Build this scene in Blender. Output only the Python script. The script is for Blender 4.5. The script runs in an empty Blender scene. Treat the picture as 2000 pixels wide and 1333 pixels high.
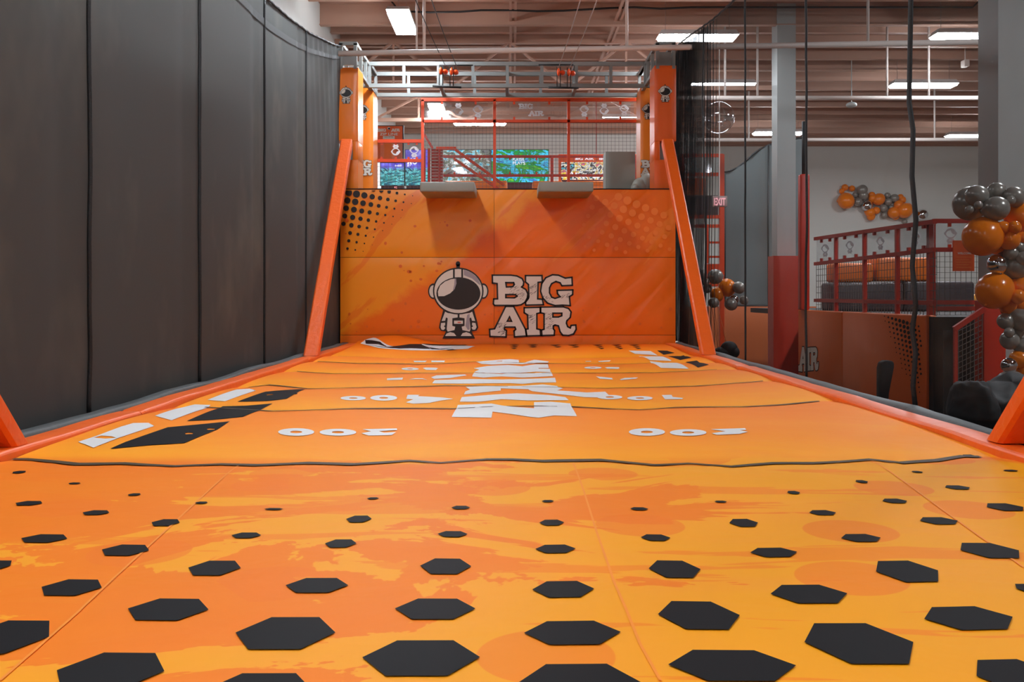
import bpy, bmesh, math, random
from math import sin, cos, pi, exp, atan2
from mathutils import Vector, Matrix, noise
from mathutils.geometry import tessellate_polygon

SC = bpy.context.scene
COL = SC.collection
random.seed(7)

# ------------------------------------------------------------------ camera, world, exposure
F, CX, HY, ZC = 1800.0, 1000.0, 578.0, 1.87      # focal length and horizon in pixels, eye height
cam = bpy.data.cameras.new('camera')
cam.sensor_width = 36.0
cam.lens = F / 2000.0 * 36.0
cam.shift_y = -(666.5 - HY) / 2000.0
cam.clip_end = 200
cam_o = bpy.data.objects.new('camera', cam)
cam_o.location = (0, 0, ZC)
cam_o.rotation_euler = (pi / 2, 0, 0)
COL.objects.link(cam_o)
SC.camera = cam_o
wld = bpy.data.worlds.new('world')
wld.use_nodes = True
wld.node_tree.nodes['Background'].inputs[0].default_value = (0.02, 0.02, 0.022, 1)
wld.node_tree.nodes['Background'].inputs[1].default_value = 1.0
SC.world = wld
vs = SC.view_settings
vs.view_transform = 'Standard'
vs.look = 'None'
vs.gamma = 1.0
vs.use_curve_mapping = False
vs.exposure = 0.0
LAMP_POWER = 92.0
SIDE_LAMP_POWER = 260.0      # bays of the neighbouring attraction
REAR_LAMP_POWER = 122.0      # the rear bays of the hall are lit more strongly
SC.cycles.max_bounces = 8
SC.cycles.diffuse_bounces = 5
SC.cycles.transparent_max_bounces = 24
SC.cycles.sample_clamp_indirect = 6.0


def P(px, py, Y):
    """the point at depth Y whose direction from the eye is that of a pixel"""
    return Vector(((px - CX) * Y / F, Y, ZC - (py - HY) * Y / F))


# ------------------------------------------------------------------ materials
def lin(c):
    return tuple(((v / 255.0) / 12.92 if v / 255.0 <= 0.04045 else ((v / 255.0 + 0.055) / 1.055) ** 2.4) for v in c)


def rgba(c):
    return (*lin(c), 1.0)


class N:
    """small wrapper round a node tree"""
    def __init__(self, name):
        self.m = bpy.data.materials.new(name)
        self.m.use_nodes = True
        self.t = self.m.node_tree
        self.b = self.t.nodes['Principled BSDF']
        self.out = self.t.nodes['Material Output']

    def new(self, typ, **kw):
        n = self.t.nodes.new(typ)
        for k, v in kw.items():
            setattr(n, k, v)
        return n

    def link(self, a, b):
        self.t.links.new(a, b)

    def coord(self):
        return self.new('ShaderNodeTexCoord').outputs['Object']

    def mapped(self, src, scale=(1, 1, 1), loc=(0, 0, 0), rot=(0, 0, 0)):
        n = self.new('ShaderNodeMapping')
        n.inputs['Scale'].default_value = scale
        n.inputs['Location'].default_value = loc
        n.inputs['Rotation'].default_value = rot
        self.link(src, n.inputs['Vector'])
        return n.outputs[0]

    def noise(self, src, scale, detail=2.0, rough=0.5, dist=0.0):
        n = self.new('ShaderNodeTexNoise')
        n.inputs['Scale'].default_value = scale
        n.inputs['Detail'].default_value = detail
        n.inputs['Roughness'].default_value = rough
        n.inputs['Distortion'].default_value = dist
        self.link(src, n.inputs['Vector'])
        return n.outputs['Fac']

    def ramp(self, fac, stops, interp='LINEAR'):
        n = self.new('ShaderNodeValToRGB')
        cr = n.color_ramp
        cr.interpolation = interp
        while len(cr.elements) < len(stops):
            cr.elements.new(0.5)
        for e, (p, c) in zip(cr.elements, stops):
            e.position = p
            e.color = c if len(c) == 4 else (*c, 1)
        self.link(fac, n.inputs[0])
        return n.outputs[0]

    def math(self, op, a, b=None):
        n = self.new('ShaderNodeMath', operation=op)
        for i, v in enumerate((a, b)):
            if v is None:
                continue
            if isinstance(v, (int, float)):
                n.inputs[i].default_value = v
            else:
                self.link(v, n.inputs[i])
        return n.outputs[0]

    def mix(self, fac, a, b, blend='MIX'):
        n = self.new('ShaderNodeMixRGB', blend_type=blend)
        for i, v in zip((0, 1, 2), (fac, a, b)):
            if isinstance(v, (int, float)):
                n.inputs[i].default_value = v
            elif isinstance(v, tuple):
                n.inputs[i].default_value = v
            else:
                self.link(v, n.inputs[i])
        return n.outputs[0]

    def bump(self, h, strength=0.3, dist=0.02):
        n = self.new('ShaderNodeBump')
        n.inputs['Strength'].default_value = strength
        n.inputs['Distance'].default_value = dist
        self.link(h, n.inputs['Height'])
        self.link(n.outputs[0], self.b.inputs['Normal'])

    def sep(self, src):
        n = self.new('ShaderNodeSeparateXYZ')
        self.link(src, n.inputs[0])
        return n.outputs

    def set(self, rough=0.5, metal=0.0, spec=0.5):
        self.b.inputs['Roughness'].default_value = rough
        self.b.inputs['Metallic'].default_value = metal
        self.b.inputs['Specular IOR Level'].default_value = spec
        return self


def plain(name, c, rough=0.5, metal=0.0, spec=0.5, var=0.06, vscale=3.0, bump=0.0, bscale=8.0, bdist=0.01):
    n = N(name).set(rough, metal, spec)
    co = n.coord()
    f = n.noise(co, vscale, 3)
    a = tuple(max(0, v * (1 - var)) for v in lin(c)) + (1,)
    b = tuple(min(1, v * (1 + var)) for v in lin(c)) + (1,)
    n.link(n.mix(f, a, b), n.b.inputs['Base Color'])
    if bump:
        n.bump(n.noise(co, bscale, 2, 0.5, 0.6), bump, bdist)
    return n.m


def emitter(name, c, strength):
    n = N(name)
    n.b.inputs['Base Color'].default_value = (0.8, 0.8, 0.8, 1)
    n.b.inputs['Emission Color'].default_value = rgba(c)
    n.b.inputs['Emission Strength'].default_value = strength
    return n.m


def netting(name, c, cover, dust=0.0, weave=True):
    """fine woven mesh: threads cover part of the sheet, the rest is open"""
    n = N(name).set(0.85, 0, 0.12)
    co = n.coord()
    dn = n.noise(n.mapped(co, (1.0, 0.5, 0.35)), 1.4, 4, 0.62)
    d = n.ramp(dn, [(0.52, (0, 0, 0)), (0.78, (1, 1, 1))])
    base = n.mix(n.math('MULTIPLY', d, dust), rgba(c), rgba((120, 116, 104)))
    n.link(base, n.b.inputs['Base Color'])
    tr = n.new('ShaderNodeBsdfTransparent')
    mx = n.new('ShaderNodeMixShader')
    fac = n.math('ADD', n.math('MULTIPLY', d, dust * 0.18), cover)
    n.link(fac, mx.inputs[0])
    n.link(tr.outputs[0], mx.inputs[1])
    n.link(n.b.outputs[0], mx.inputs[2])
    n.link(mx.outputs[0], n.out.inputs[0])
    return n.m


def clear(name, gloss=0.10):
    n = N(name)
    tr = n.new('ShaderNodeBsdfTransparent')
    tr.inputs[0].default_value = (0.93, 0.94, 0.95, 1)
    gl = n.new('ShaderNodeBsdfGlossy')
    gl.inputs['Roughness'].default_value = 0.06
    co = n.coord()
    nz = n.noise(co, 2.0, 2)
    bp = n.new('ShaderNodeBump')
    bp.inputs['Strength'].default_value = 0.15
    bp.inputs['Distance'].default_value = 0.02
    n.link(nz, bp.inputs['Height'])
    n.link(bp.outputs[0], gl.inputs['Normal'])
    mx = n.new('ShaderNodeMixShader')
    mx.inputs[0].default_value = gloss
    n.link(tr.outputs[0], mx.inputs[1])
    n.link(gl.outputs[0], mx.inputs[2])
    n.link(mx.outputs[0], n.out.inputs[0])
    return n.m


def airbag_material():
    n = N('printed_airbag_fabric').set(0.6, 0, 0.18)
    co = n.coord()
    x, y, z = n.sep(co)
    # big sharp-edged flame camouflage, more yellow to the near right
    nz = n.noise(n.mapped(co, (0.6, 1.0, 1.0), (3.1, 1.7, 0)), 1.2, 6, 0.6, 0.8)
    g = n.math('ADD', n.math('MULTIPLY', x, 0.085), n.math('MULTIPLY', y, -0.004))
    s = n.math('ADD', nz, g)
    cam1 = n.ramp(s, [(0.0, rgba((240, 122, 22))), (0.425, rgba((241, 128, 22))), (0.43, rgba((246, 160, 34))), (0.60, rgba((244, 162, 22))), (1.0, rgba((238, 158, 4)))])
    # drifting streaks
    st = n.noise(n.mapped(co, (0.5, 3.2, 1.0), (0, 4.0, 0)), 1.2, 4, 0.6, 0.4)
    stf = n.ramp(st, [(0.575, (0, 0, 0)), (0.585, (1, 1, 1))])
    c2 = n.mix(n.math('MULTIPLY', stf, 0.7), cam1, rgba((241, 130, 24)))
    # scattered round spots
    vo = n.new('ShaderNodeTexVoronoi', voronoi_dimensions='2D')
    vo.inputs['Scale'].default_value = 1.7
    vo.inputs['Randomness'].default_value = 0.9
    n.link(n.mapped(co, (1, 1, 0), (0.4, 0.2, 0)), vo.inputs['Vector'])
    pick = n.ramp(n.sep(vo.outputs['Color'])[0], [(0.45, (0, 0, 0)), (0.46, (1, 1, 1))])
    spot = n.ramp(vo.outputs['Distance'], [(0.0, (1, 1, 1)), (0.285, (1, 1, 1)), (0.292, (0, 0, 0))])
    c3 = n.mix(n.math('MULTIPLY', n.math('MULTIPLY', spot, pick), 0.62), c2, rgba((240, 122, 28)))
    # far bands: each zone is orange at its far edge, yellow-orange at its near edge
    at = n.new('ShaderNodeAttribute', attribute_name='band')
    bx = n.math('ADD', at.outputs['Fac'], n.math('MULTIPLY', n.math('SUBTRACT', nz, 0.5), 0.7))
    bandc = n.ramp(bx, [(0.0, rgba((254, 164, 28))), (0.45, rgba((252, 146, 34))), (1.0, rgba((250, 132, 34)))])
    far = n.ramp(n.math('MULTIPLY', y, 0.05), [(0.42, (0, 0, 0)), (0.74, (1, 1, 1))])
    bandd = n.ramp(bx, [(0.0, rgba((254, 150, 8))), (0.5, rgba((252, 130, 12))), (1.0, rgba((248, 110, 8)))])
    bandc = n.mix(far, bandc, bandd)
    sw = n.ramp(n.math('MULTIPLY', y, 0.05), [(0.245, (0, 0, 0)), (0.255, (1, 1, 1))])
    n.link(n.mix(sw, c3, bandc), n.b.inputs['Base Color'])
    n.bump(n.noise(co, 3.0, 3, 0.55, 0.5), 0.25, 0.03)
    return n.m


def wallpad_material():
    n = N('printed_wall_vinyl').set(0.36, 0, 0.45)
    co = n.coord()
    x, y, z = n.sep(co)
    dg = n.mapped(co, rot=(0, 0.80, 0))       # diagonal frame
    nz = n.noise(co, 1.3, 5, 0.6, 0.6)
    st = n.noise(n.mapped(dg, (0.30, 1, 1.8)), 1.3, 5, 0.62, 0.3)
    # yellow-orange above the diagonal, deeper orange below it
    d = n.math('SUBTRACT', n.math('ADD', n.math('MULTIPLY', z, 0.42), n.math('MULTIPLY', n.math('SUBTRACT', nz, 0.5), 0.35)), n.math('ADD', n.math('MULTIPLY', x, 0.29), 1.33))
    f = n.ramp(n.math('ADD', d, 0.5), [(0.46, (0, 0, 0)), (0.54, (1, 1, 1))])
    deep = n.ramp(st, [(0.3, rgba((240, 108, 14))), (0.6, rgba((242, 112, 16))), (0.62, rgba((246, 126, 34))), (0.8, rgba((246, 128, 36)))])
    lite = n.ramp(st, [(0.3, rgba((250, 152, 32))), (0.57, rgba((250, 150, 30))), (0.6, rgba((244, 128, 24))), (0.8, rgba((244, 128, 24)))])
    n.link(n.mix(f, deep, lite), n.b.inputs['Base Color'])
    w = n.noise(n.mapped(dg, (0.35, 1, 1.9)), 1.6, 1, 0.4, 0.7)
    n.bump(w, 0.45, 0.08)
    return n.m


def art(name, kind):
    """picture content of lit arcade screens and posters: generic colour fields"""
    n = N(name)
    co = n.coord()
    if kind == 'neon':
        nz = n.noise(n.mapped(co, (1.0, 1, 2.2), (0, 0, 0), (0, 0.7, 0)), 3.0, 3, 0.6, 1.5)
        x, y, z = n.sep(co)
        up = n.ramp(n.math('ADD', n.math('MULTIPLY', z, 0.5), n.math('MULTIPLY', nz, 0.10)), [(0.70, (0, 0, 0)), (0.74, (1, 1, 1))])
        low = n.ramp(nz, [(0.3, rgba((20, 40, 60))), (0.42, rgba((30, 110, 130))), (0.5, rgba((120, 220, 225))), (0.56, rgba((30, 70, 70))), (0.66, rgba((40, 150, 160))), (0.8, rgba((150, 230, 190)))])
        hi = n.ramp(n.noise(co, 5, 3), [(0.3, rgba((70, 50, 170))), (0.6, rgba((120, 110, 225))), (0.8, rgba((190, 190, 245)))])
        c = n.mix(up, low, hi)
    elif kind == 'meadow':
        nz = n.noise(n.mapped(co, (0.8, 1, 1.3)), 2.6, 6, 0.65, 1.6)
        c = n.ramp(nz, [(0.30, rgba((110, 190, 40))), (0.38, rgba((30, 150, 60))), (0.45, rgba((20, 120, 70))), (0.5, rgba((70, 200, 235))), (0.58, rgba((40, 120, 200))), (0.64, rgba((70, 90, 80))), (0.72, rgba((30, 200, 90)))], 'CONSTANT')
    elif kind == 'arena':
        nz = n.noise(n.mapped(co, (1.2, 1, 1.5), (7, 0, 3)), 2.4, 5, 0.7, 0.8)
        c = n.ramp(nz, [(0.30, rgba((60, 60, 60))), (0.40, rgba((120, 120, 120))), (0.45, rgba((90, 110, 80))), (0.5, rgba((190, 190, 190))), (0.54, rgba((110, 205, 225))), (0.6, rgba((60, 120, 150))), (0.65, rgba((150, 90, 80))), (0.7, rgba((90, 150, 60)))], 'CONSTANT')
    else:
        nz = n.noise(n.mapped(co, (1.6, 1, 1.6), (2, 0, 8)), 3.0, 3, 0.6, 1.0)
        c = n.ramp(nz, [(0.3, rgba((90, 200, 220))), (0.4, rgba((40, 40, 44))), (0.48, rgba((240, 240, 240))), (0.55, rgba((245, 210, 60))), (0.61, rgba((230, 90, 150))), (0.66, rgba((60, 160, 90)))], 'CONSTANT')
    n.link(c, n.b.inputs['Emission Color'])
    n.b.inputs['Emission Strength'].default_value = 1.15
    n.b.inputs['Base Color'].default_value = (0.02, 0.02, 0.02, 1)
    return n.m


M = {}
M['airbag'] = airbag_material()
M['wallpad'] = wallpad_material()
M['rail'] = plain('orange_rail_vinyl', (240, 102, 24), 0.42, bump=0.4, bscale=5, bdist=0.02)
M['post_vinyl'] = plain('orange_post_vinyl', (240, 128, 24), 0.36, bump=0.25, bscale=4, bdist=0.02)
M['post_shaded'] = plain('shaded_orange_vinyl', (222, 92, 18), 0.38, bump=0.25, bscale=4, bdist=0.02)  # weaker light on the right front post, put into a deeper orange
M['brace'] = plain('orange_brace_vinyl', (240, 98, 20), 0.4, bump=0.5, bscale=14, bdist=0.015)
M['ink'] = plain('black_print', (24, 24, 26), 0.65, spec=0.12)
M['ink_brown'] = plain('dark_line_print', (74, 62, 44), 0.6, spec=0.3)
M['logo_black'] = plain('logo_black', (28, 20, 18), 0.45)
M['seam_thread'] = plain('orange_seam', (244, 142, 26), 0.6)
M['white_print'] = plain('white_print', (226, 228, 226), 0.5, spec=0.3)
M['cream'] = plain('cream_print', (222, 214, 200), 0.42)
M['lilac'] = plain('lilac_shade_print', (158, 148, 152), 0.42)
M['red_mark'] = plain('red_print', (224, 110, 90), 0.5)
M['dot_light'] = plain('light_orange_print', (248, 130, 44), 0.4)
M['dot_dark'] = plain('deep_orange_print', (228, 104, 26), 0.4)
M['grey_foam'] = plain('grey_vinyl', (140, 140, 130), 0.5, bump=0.3, bscale=3, bdist=0.02)
M['strip'] = plain('charcoal_vinyl', (74, 78, 78), 0.55, bump=0.4, bscale=6, bdist=0.02)
M['net_left'] = netting('dense_grey_net', (74, 76, 75), 0.95, 0.35)
M['net_right'] = netting('open_black_net', (9, 9, 9), 0.58, 0.30)
M['net_far'] = netting('charcoal_court_net', (92, 98, 98), 0.94)
M['webbing'] = plain('black_webbing', (18, 19, 20), 0.6, bump=0.4, bscale=60)
M['webbing_soft'] = plain('dark_grey_hem', (50, 52, 52), 0.7)
M['steel'] = plain('galvanised_steel', (138, 142, 140), 0.45, metal=0.35)
M['red_steel'] = plain('orange_red_steel', (212, 66, 16), 0.4)
M['crimson_steel'] = plain('crimson_steel', (184, 48, 30), 0.42)
M['wire'] = plain('wire_mesh_steel', (96, 92, 88), 0.5)
M['clear'] = clear('clear_acrylic', 0.10)
M['smoked'] = clear('reflective_acrylic', 0.22)
M['frost'] = plain('white_vinyl_cut', (214, 212, 214), 0.6)
M['black'] = plain('matte_black', (10, 10, 11), 0.7)
M['black_fabric'] = plain('black_cover_fabric', (30, 31, 33), 0.75, bump=0.6, bscale=4, bdist=0.04)
M['white_wall'] = plain('white_paint', (212, 212, 206), 0.75, var=0.03, bump=0.1, bscale=40)
M['ceiling'] = plain('bounce_tinted_deck', (170, 128, 108), 0.7, var=0.04)  # white deck; orange bounce from below is mixed into its colour
M['beam'] = plain('bounce_tinted_beam', (188, 148, 128), 0.6, var=0.04)  # same orange bounce tint mixed into the beams
M['pipe'] = plain('white_pipe_paint', (216, 204, 196), 0.45, var=0.03)
M['floor'] = plain('tan_carpet', (112, 74, 54), 0.9, var=0.15)
M['deck'] = plain('platform_floor', (60, 56, 54), 0.85)
M['lamp_body'] = plain('white_lamp_housing', (222, 222, 220), 0.5)
M['lamp'] = emitter('lit_diffuser', (238, 246, 255), LAMP_POWER)
M['lamp_side'] = emitter('lit_side_diffuser', (240, 247, 255), SIDE_LAMP_POWER)
M['lamp_rear'] = emitter('lit_rear_diffuser', (240, 247, 255), REAR_LAMP_POWER)
M['column'] = plain('grey_column_paint', (176, 180, 177), 0.5, var=0.04)
M['red_pad'] = plain('red_orange_vinyl', (206, 52, 26), 0.42, bump=0.25, bscale=3, bdist=0.02)
M['side_pad'] = plain('printed_side_wall_vinyl', (236, 108, 30), 0.42, bump=0.25, bscale=2, bdist=0.03, var=0.12, vscale=1.0)
M['brown_pad'] = plain('tan_orange_vinyl', (196, 104, 56), 0.5, bump=0.2, bscale=3)
M['foam_orange'] = plain('orange_foam_vinyl', (220, 108, 24), 0.45)
M['foam_dark'] = plain('plum_black_vinyl', (66, 56, 58), 0.5)
M['balloon_o'] = plain('orange_latex', (248, 130, 14), 0.2, var=0.02)
M['balloon_g'] = plain('grey_latex', (150, 146, 138), 0.26, metal=0.25, var=0.03)
M['chrome'] = plain('chrome_foil', (220, 220, 224), 0.06, metal=1.0, var=0.02)
M['ribbon'] = plain('orange_ribbon', (214, 120, 70), 0.5)
M['sign_orange'] = plain('orange_sign_print', (236, 92, 26), 0.4)
M['sign_glow'] = emitter('exit_letters', (235, 40, 70), 1.3)
M['sign_face'] = plain('exit_sign_face', (150, 128, 124), 0.4)
M['frame_black'] = plain('black_frame', (22, 20, 22), 0.4)
M['scr_neon'] = art('screen_neon', 'neon')
M['scr_meadow'] = art('screen_meadow', 'meadow')
M['scr_arena'] = art('screen_arena', 'arena')
M['scr_prize'] = art('screen_prizes', 'prize')
M['screen_text'] = emitter('screen_lettering', (235, 235, 250), 1.1)
M['screen_mark'] = emitter('screen_red_mark', (235, 60, 50), 0.9)
M['pulley'] = plain('orange_pulley', (244, 84, 30), 0.3)
M['cable'] = plain('steel_cable', (170, 150, 140), 0.4, metal=0.6)
M['cable_dark'] = plain('black_cable', (30, 26, 24), 0.6)
M['maroon'] = plain('maroon_panel', (92, 50, 52), 0.5)
M['yellow_pad'] = plain('yellow_orange_vinyl', (240, 160, 50), 0.45)


# ------------------------------------------------------------------ mesh helpers
class MB:
    def __init__(self):
        self.v, self.f, self.m = [], [], []

    def add(self, verts, faces, m=0):
        k = len(self.v)
        self.v += [tuple(p) for p in verts]
        self.f += [tuple(i + k for i in f) for f in faces]
        self.m += [m] * len(faces)
        return self

    def box(self, x0, x1, y0, y1, z0, z1, m=0):
        v = [(x, y, z) for x in (x0, x1) for y in (y0, y1) for z in (z0, z1)]
        return self.add(v, [(0, 1, 3, 2), (4, 6, 7, 5), (0, 4, 5, 1), (2, 3, 7, 6), (0, 2, 6, 4), (1, 5, 7, 3)], m)

    def hexa(self, a, b, m=0):
        """two quads a (near) and b (far), same order"""
        return self.add(list(a) + list(b), [(0, 1, 2, 3), (7, 6, 5, 4), (0, 4, 5, 1), (1, 5, 6, 2), (2, 6, 7, 3), (3, 7, 4, 0)], m)

    def bar(self, p0, p1, w, h, m=0, up=(0, 0, 1)):
        p0, p1 = Vector(p0), Vector(p1)
        d = (p1 - p0).normalized()
        u = Vector(up)
        if abs(d.dot(u)) > 0.98:
            u = Vector((0, 1, 0))
        s = d.cross(u).normalized()
        t = s.cross(d).normalized()
        q = lambda p: [p - s * w / 2 - t * h / 2, p + s * w / 2 - t * h / 2, p + s * w / 2 + t * h / 2, p - s * w / 2 + t * h / 2]
        return self.hexa(q(p0), q(p1), m)

    def tube(self, pts, r, n=8, m=0, caps=True):
        pts = [Vector(p) for p in pts]
        rings = []
        for i, p in enumerate(pts):
            a = pts[max(i - 1, 0)]
            b = pts[min(i + 1, len(pts) - 1)]
            d = (b - a).normalized()
            u = Vector((0, 0, 1)) if abs(d.z) < 0.9 else Vector((1, 0, 0))
            s = d.cross(u).normalized()
            t = s.cross(d)
            rr = r[i] if isinstance(r, (list, tuple)) else r
            rings.append([p + (s * cos(2 * pi * k / n) + t * sin(2 * pi * k / n)) * rr for k in range(n)])
        v = [q for g in rings for q in g]
        f = [(i * n + k, i * n + (k + 1) % n, (i + 1) * n + (k + 1) % n, (i + 1) * n + k) for i in range(len(pts) - 1) for k in range(n)]
        if caps:
            f += [tuple(reversed(range(n))), tuple(range((len(pts) - 1) * n, len(pts) * n))]
        return self.add(v, f, m)

    def ball(self, c, r, seg=20, rings=12, m=0, sc=(1, 1, 1), teat=0.0):
        c = Vector(c)
        v = [c + Vector((0, 0, r * sc[2]))]
        for i in range(1, rings):
            a = pi * i / rings
            for k in range(seg):
                b = 2 * pi * k / seg
                v.append(c + Vector((r * sc[0] * sin(a) * cos(b), r * sc[1] * sin(a) * sin(b), r * sc[2] * cos(a))))
        v.append(c - Vector((0, 0, r * sc[2] * (1 + teat))))
        f = [(0, 1 + k, 1 + (k + 1) % seg) for k in range(seg)]
        for i in range(rings - 2):
            o = 1 + i * seg
            f += [(o + k, o + seg + k, o + seg + (k + 1) % seg, o + (k + 1) % seg) for k in range(seg)]
        o = 1 + (rings - 2) * seg
        f += [(o + k, len(v) - 1, o + (k + 1) % seg) for k in range(seg)]
        return self.add(v, f, m)

    def flat(self, contours, fn, m=0):
        """filled outline (first contour) with holes, mapped to space by fn(u, v)"""
        for t in tess(contours):
            self.add([fn(*p) for p in t], [(0, 1, 2)], m)
        return self

    def stroke(self, contour, w, fn, m=0, closed=True):
        for q in ribbon(contour, w, closed):
            self.add([fn(*p) for p in q], [(0, 1, 2, 3)], m)
        return self

    def build(self, name, mats, parent=None, origin=None, smooth=False, bevel=0.0, seg=2, normals=True):
        me = bpy.data.meshes.new(name)
        org = ORG.get(parent.name) if parent else Vector(origin if origin is not None else self.base())
        me.from_pydata([tuple(Vector(p) - org) for p in self.v], [], self.f)
        for mm in (mats if isinstance(mats, (list, tuple)) else [mats]):
            me.materials.append(M[mm] if isinstance(mm, str) else mm)
        me.polygons.foreach_set('material_index', self.m)
        if normals or bevel:
            bm = bmesh.new()
            bm.from_mesh(me)
            if bevel:
                bmesh.ops.remove_doubles(bm, verts=bm.verts, dist=1e-5)
            bmesh.ops.recalc_face_normals(bm, faces=bm.faces)
            if bevel:
                ed = [e for e in bm.edges if len(e.link_faces) == 2 and e.calc_face_angle(0) > 0.6]
                bmesh.ops.bevel(bm, geom=ed, offset=bevel, segments=seg, profile=0.5, affect='EDGES', clamp_overlap=True)
            bm.to_mesh(me)
            bm.free()
        if smooth or bevel:
            me.shade_smooth() if not bevel else me.shade_smooth()
        me.update()
        o = bpy.data.objects.new(name, me)
        if bevel:
            try:
                me.set_sharp_from_angle(angle=0.9)
            except Exception:
                pass
        COL.objects.link(o)
        if parent:
            o.parent = parent
            ORG[o.name] = org
        else:
            o.location = org
            ORG[o.name] = org
        return o

    def base(self):
        xs = [p[0] for p in self.v]
        ys = [p[1] for p in self.v]
        zs = [p[2] for p in self.v]
        return ((min(xs) + max(xs)) / 2, (min(ys) + max(ys)) / 2, min(zs))


ORG = {}


def tess(contours):
    pts = [Vector((p[0], p[1], 0)) for c in contours for p in c]
    tri = tessellate_polygon([[Vector((p[0], p[1], 0)) for p in c] for c in contours])
    return [[(pts[i].x, pts[i].y) for i in t] for t in tri]


def ribbon(c, w, closed=True):
    n = len(c)
    L, R = [], []
    for i in range(n):
        a = Vector(c[i - 1]) if (closed or i > 0) else Vector(c[i])
        b = Vector(c[i])
        d = Vector(c[(i + 1) % n]) if (closed or i < n - 1) else b
        e1 = (b - a).normalized() if (b - a).length > 1e-9 else None
        e2 = (d - b).normalized() if (d - b).length > 1e-9 else None
        e1 = e1 or e2
        e2 = e2 or e1
        t = (e1 + e2)
        t = t.normalized() if t.length > 1e-6 else e1
        nn = Vector((-t.y, t.x))
        k = 1.0 / max(0.55, nn.dot(Vector((-e1.y, e1.x))))
        L.append(tuple(b + nn * w / 2 * k))
        R.append(tuple(b - nn * w / 2 * k))
    rng = range(n) if closed else range(n - 1)
    return [(L[i], L[(i + 1) % n], R[(i + 1) % n], R[i]) for i in rng]


def ell(cx, cy, rx, ry, n=28, a0=0.0):
    return [(cx + rx * cos(a0 + 2 * pi * k / n), cy + ry * sin(a0 + 2 * pi * k / n)) for k in range(n)]


def rect(x0, y0, x1, y1):
    return [(x0, y0), (x1, y0), (x1, y1), (x0, y1)]


def letters(body, bold=0.0):
    """outlines of a word as triangles, height of a capital = 1, origin at the left of the baseline"""
    cu = bpy.data.curves.new('lettering', 'FONT')
    cu.body = body
    cu.offset = bold
    cu.resolution_u = 4
    ob = bpy.data.objects.new('lettering', cu)
    COL.objects.link(ob)
    dg = bpy.context.evaluated_depsgraph_get()
    me = ob.evaluated_get(dg).to_mesh()
    k = 1.0 / 0.729
    vs_ = [(v.co.x * k, v.co.y * k) for v in me.vertices]
    out = []
    for p in me.polygons:
        ids = list(p.vertices)
        for i in range(1, len(ids) - 1):
            out.append([vs_[ids[0]], vs_[ids[i]], vs_[ids[i + 1]]])
    w = max([v[0] for v in vs_], default=0)
    ob.evaluated_get(dg).to_mesh_clear()
    bpy.data.objects.remove(ob)
    bpy.data.curves.remove(cu)
    return out, w


def put_text(mb, body, fn, x0, x1, ytop, ybot, m=0, bold=0.02):
    """text fitted between x0..x1, ytop..ybot of a 2D frame with y down, mapped by fn"""
    tr, w = letters(body, bold)
    for t in tr:
        mb.add([fn(x0 + p[0] / w * (x1 - x0), ybot + p[1] * (ytop - ybot)) for p in t], [(0, 1, 2)], m)


def empty(name, loc):
    o = bpy.data.objects.new(name, None)
    o.empty_display_size = 0.2
    o.location = loc
    COL.objects.link(o)
    ORG[o.name] = Vector(loc)
    return o


def tag(o, label=None, cat=None, group=None, kind=None):
    if label:
        o['label'] = label
    if cat:
        o['category'] = cat
    if group:
        o['group'] = group
    if kind:
        o['kind'] = kind
    return o


def copy_tree(o, parent=None):
    c = o.copy()
    COL.objects.link(c)
    if parent:
        c.parent = parent
    for ch in list(o.children):
        copy_tree(ch, c)
    return c


def lerp(a, b, t):
    return a + (b - a) * t


def interp(tab, x):
    if x <= tab[0][0]:
        return tab[0][1]
    for (x0, y0), (x1, y1) in zip(tab, tab[1:]):
        if x <= x1:
            return lerp(y0, y1, (x - x0) / (x1 - x0))
    return tab[-1][1]


# ------------------------------------------------------------------ the hall
ZCEIL = ZC + 6.0
XL, XR, YF, YB, YB2 = -3.95, 21.0, -4.0, 33.0, 37.0
b = MB().box(XL - 1, XR + 1, YF - 1, YB2 + 1, -0.2, 0.0)
tag(b.build('floor', 'floor'), kind='structure')
# corrugated roof deck, ribs running across the hall
b = MB()
prof = []
y = YF - 0.5
while y < YB2 + 0.6:
    prof += [(y, ZCEIL), (y + 0.10, ZCEIL), (y + 0.14, ZCEIL + 0.09), (y + 0.32, ZCEIL + 0.09), (y + 0.36, ZCEIL)]
    y += 0.36
vv, ff = [], []
for (yy, zz) in prof:
    vv += [(XL - 0.6, yy, zz), (XR + 0.6, yy, zz)]
for i in range(len(prof) - 1):
    ff.append((2 * i, 2 * i + 1, 2 * i + 3, 2 * i + 2))
b.add(vv, ff)
vv2 = [(x, yy, ZCEIL + 0.25) for x in (XL - 0.6, XR + 0.6) for yy in (YF - 0.5, YB2 + 0.6)]
b.add(vv2, [(0, 1, 3, 2)])
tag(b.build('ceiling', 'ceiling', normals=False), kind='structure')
tag(MB().box(XL - 0.2, XL, YF, YB + 0.2, 0, ZCEIL).build('wall_left', 'white_wall'), kind='structure')
tag(MB().box(XL, 6.6, YB, YB + 0.2, 0, ZCEIL).build('wall_back', 'white_wall'), kind='structure')
tag(MB().box(6.4, 6.6, YB + 0.2, YB2, 0, ZCEIL).build('wall_return', 'white_wall'), kind='structure')
tag(MB().box(6.6, XR, YB2, YB2 + 0.2, 0, ZCEIL).build('wall_far', 'white_wall'), kind='structure')
tag(MB().box(XR, XR + 0.2, YF, YB2 + 0.2, 0, ZCEIL).build('wall_right', 'white_wall'), kind='structure')
tag(MB().box(XL, XR, YF - 0.2, YF, 0, ZCEIL).build('wall_front', 'white_wall'), kind='structure')

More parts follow.
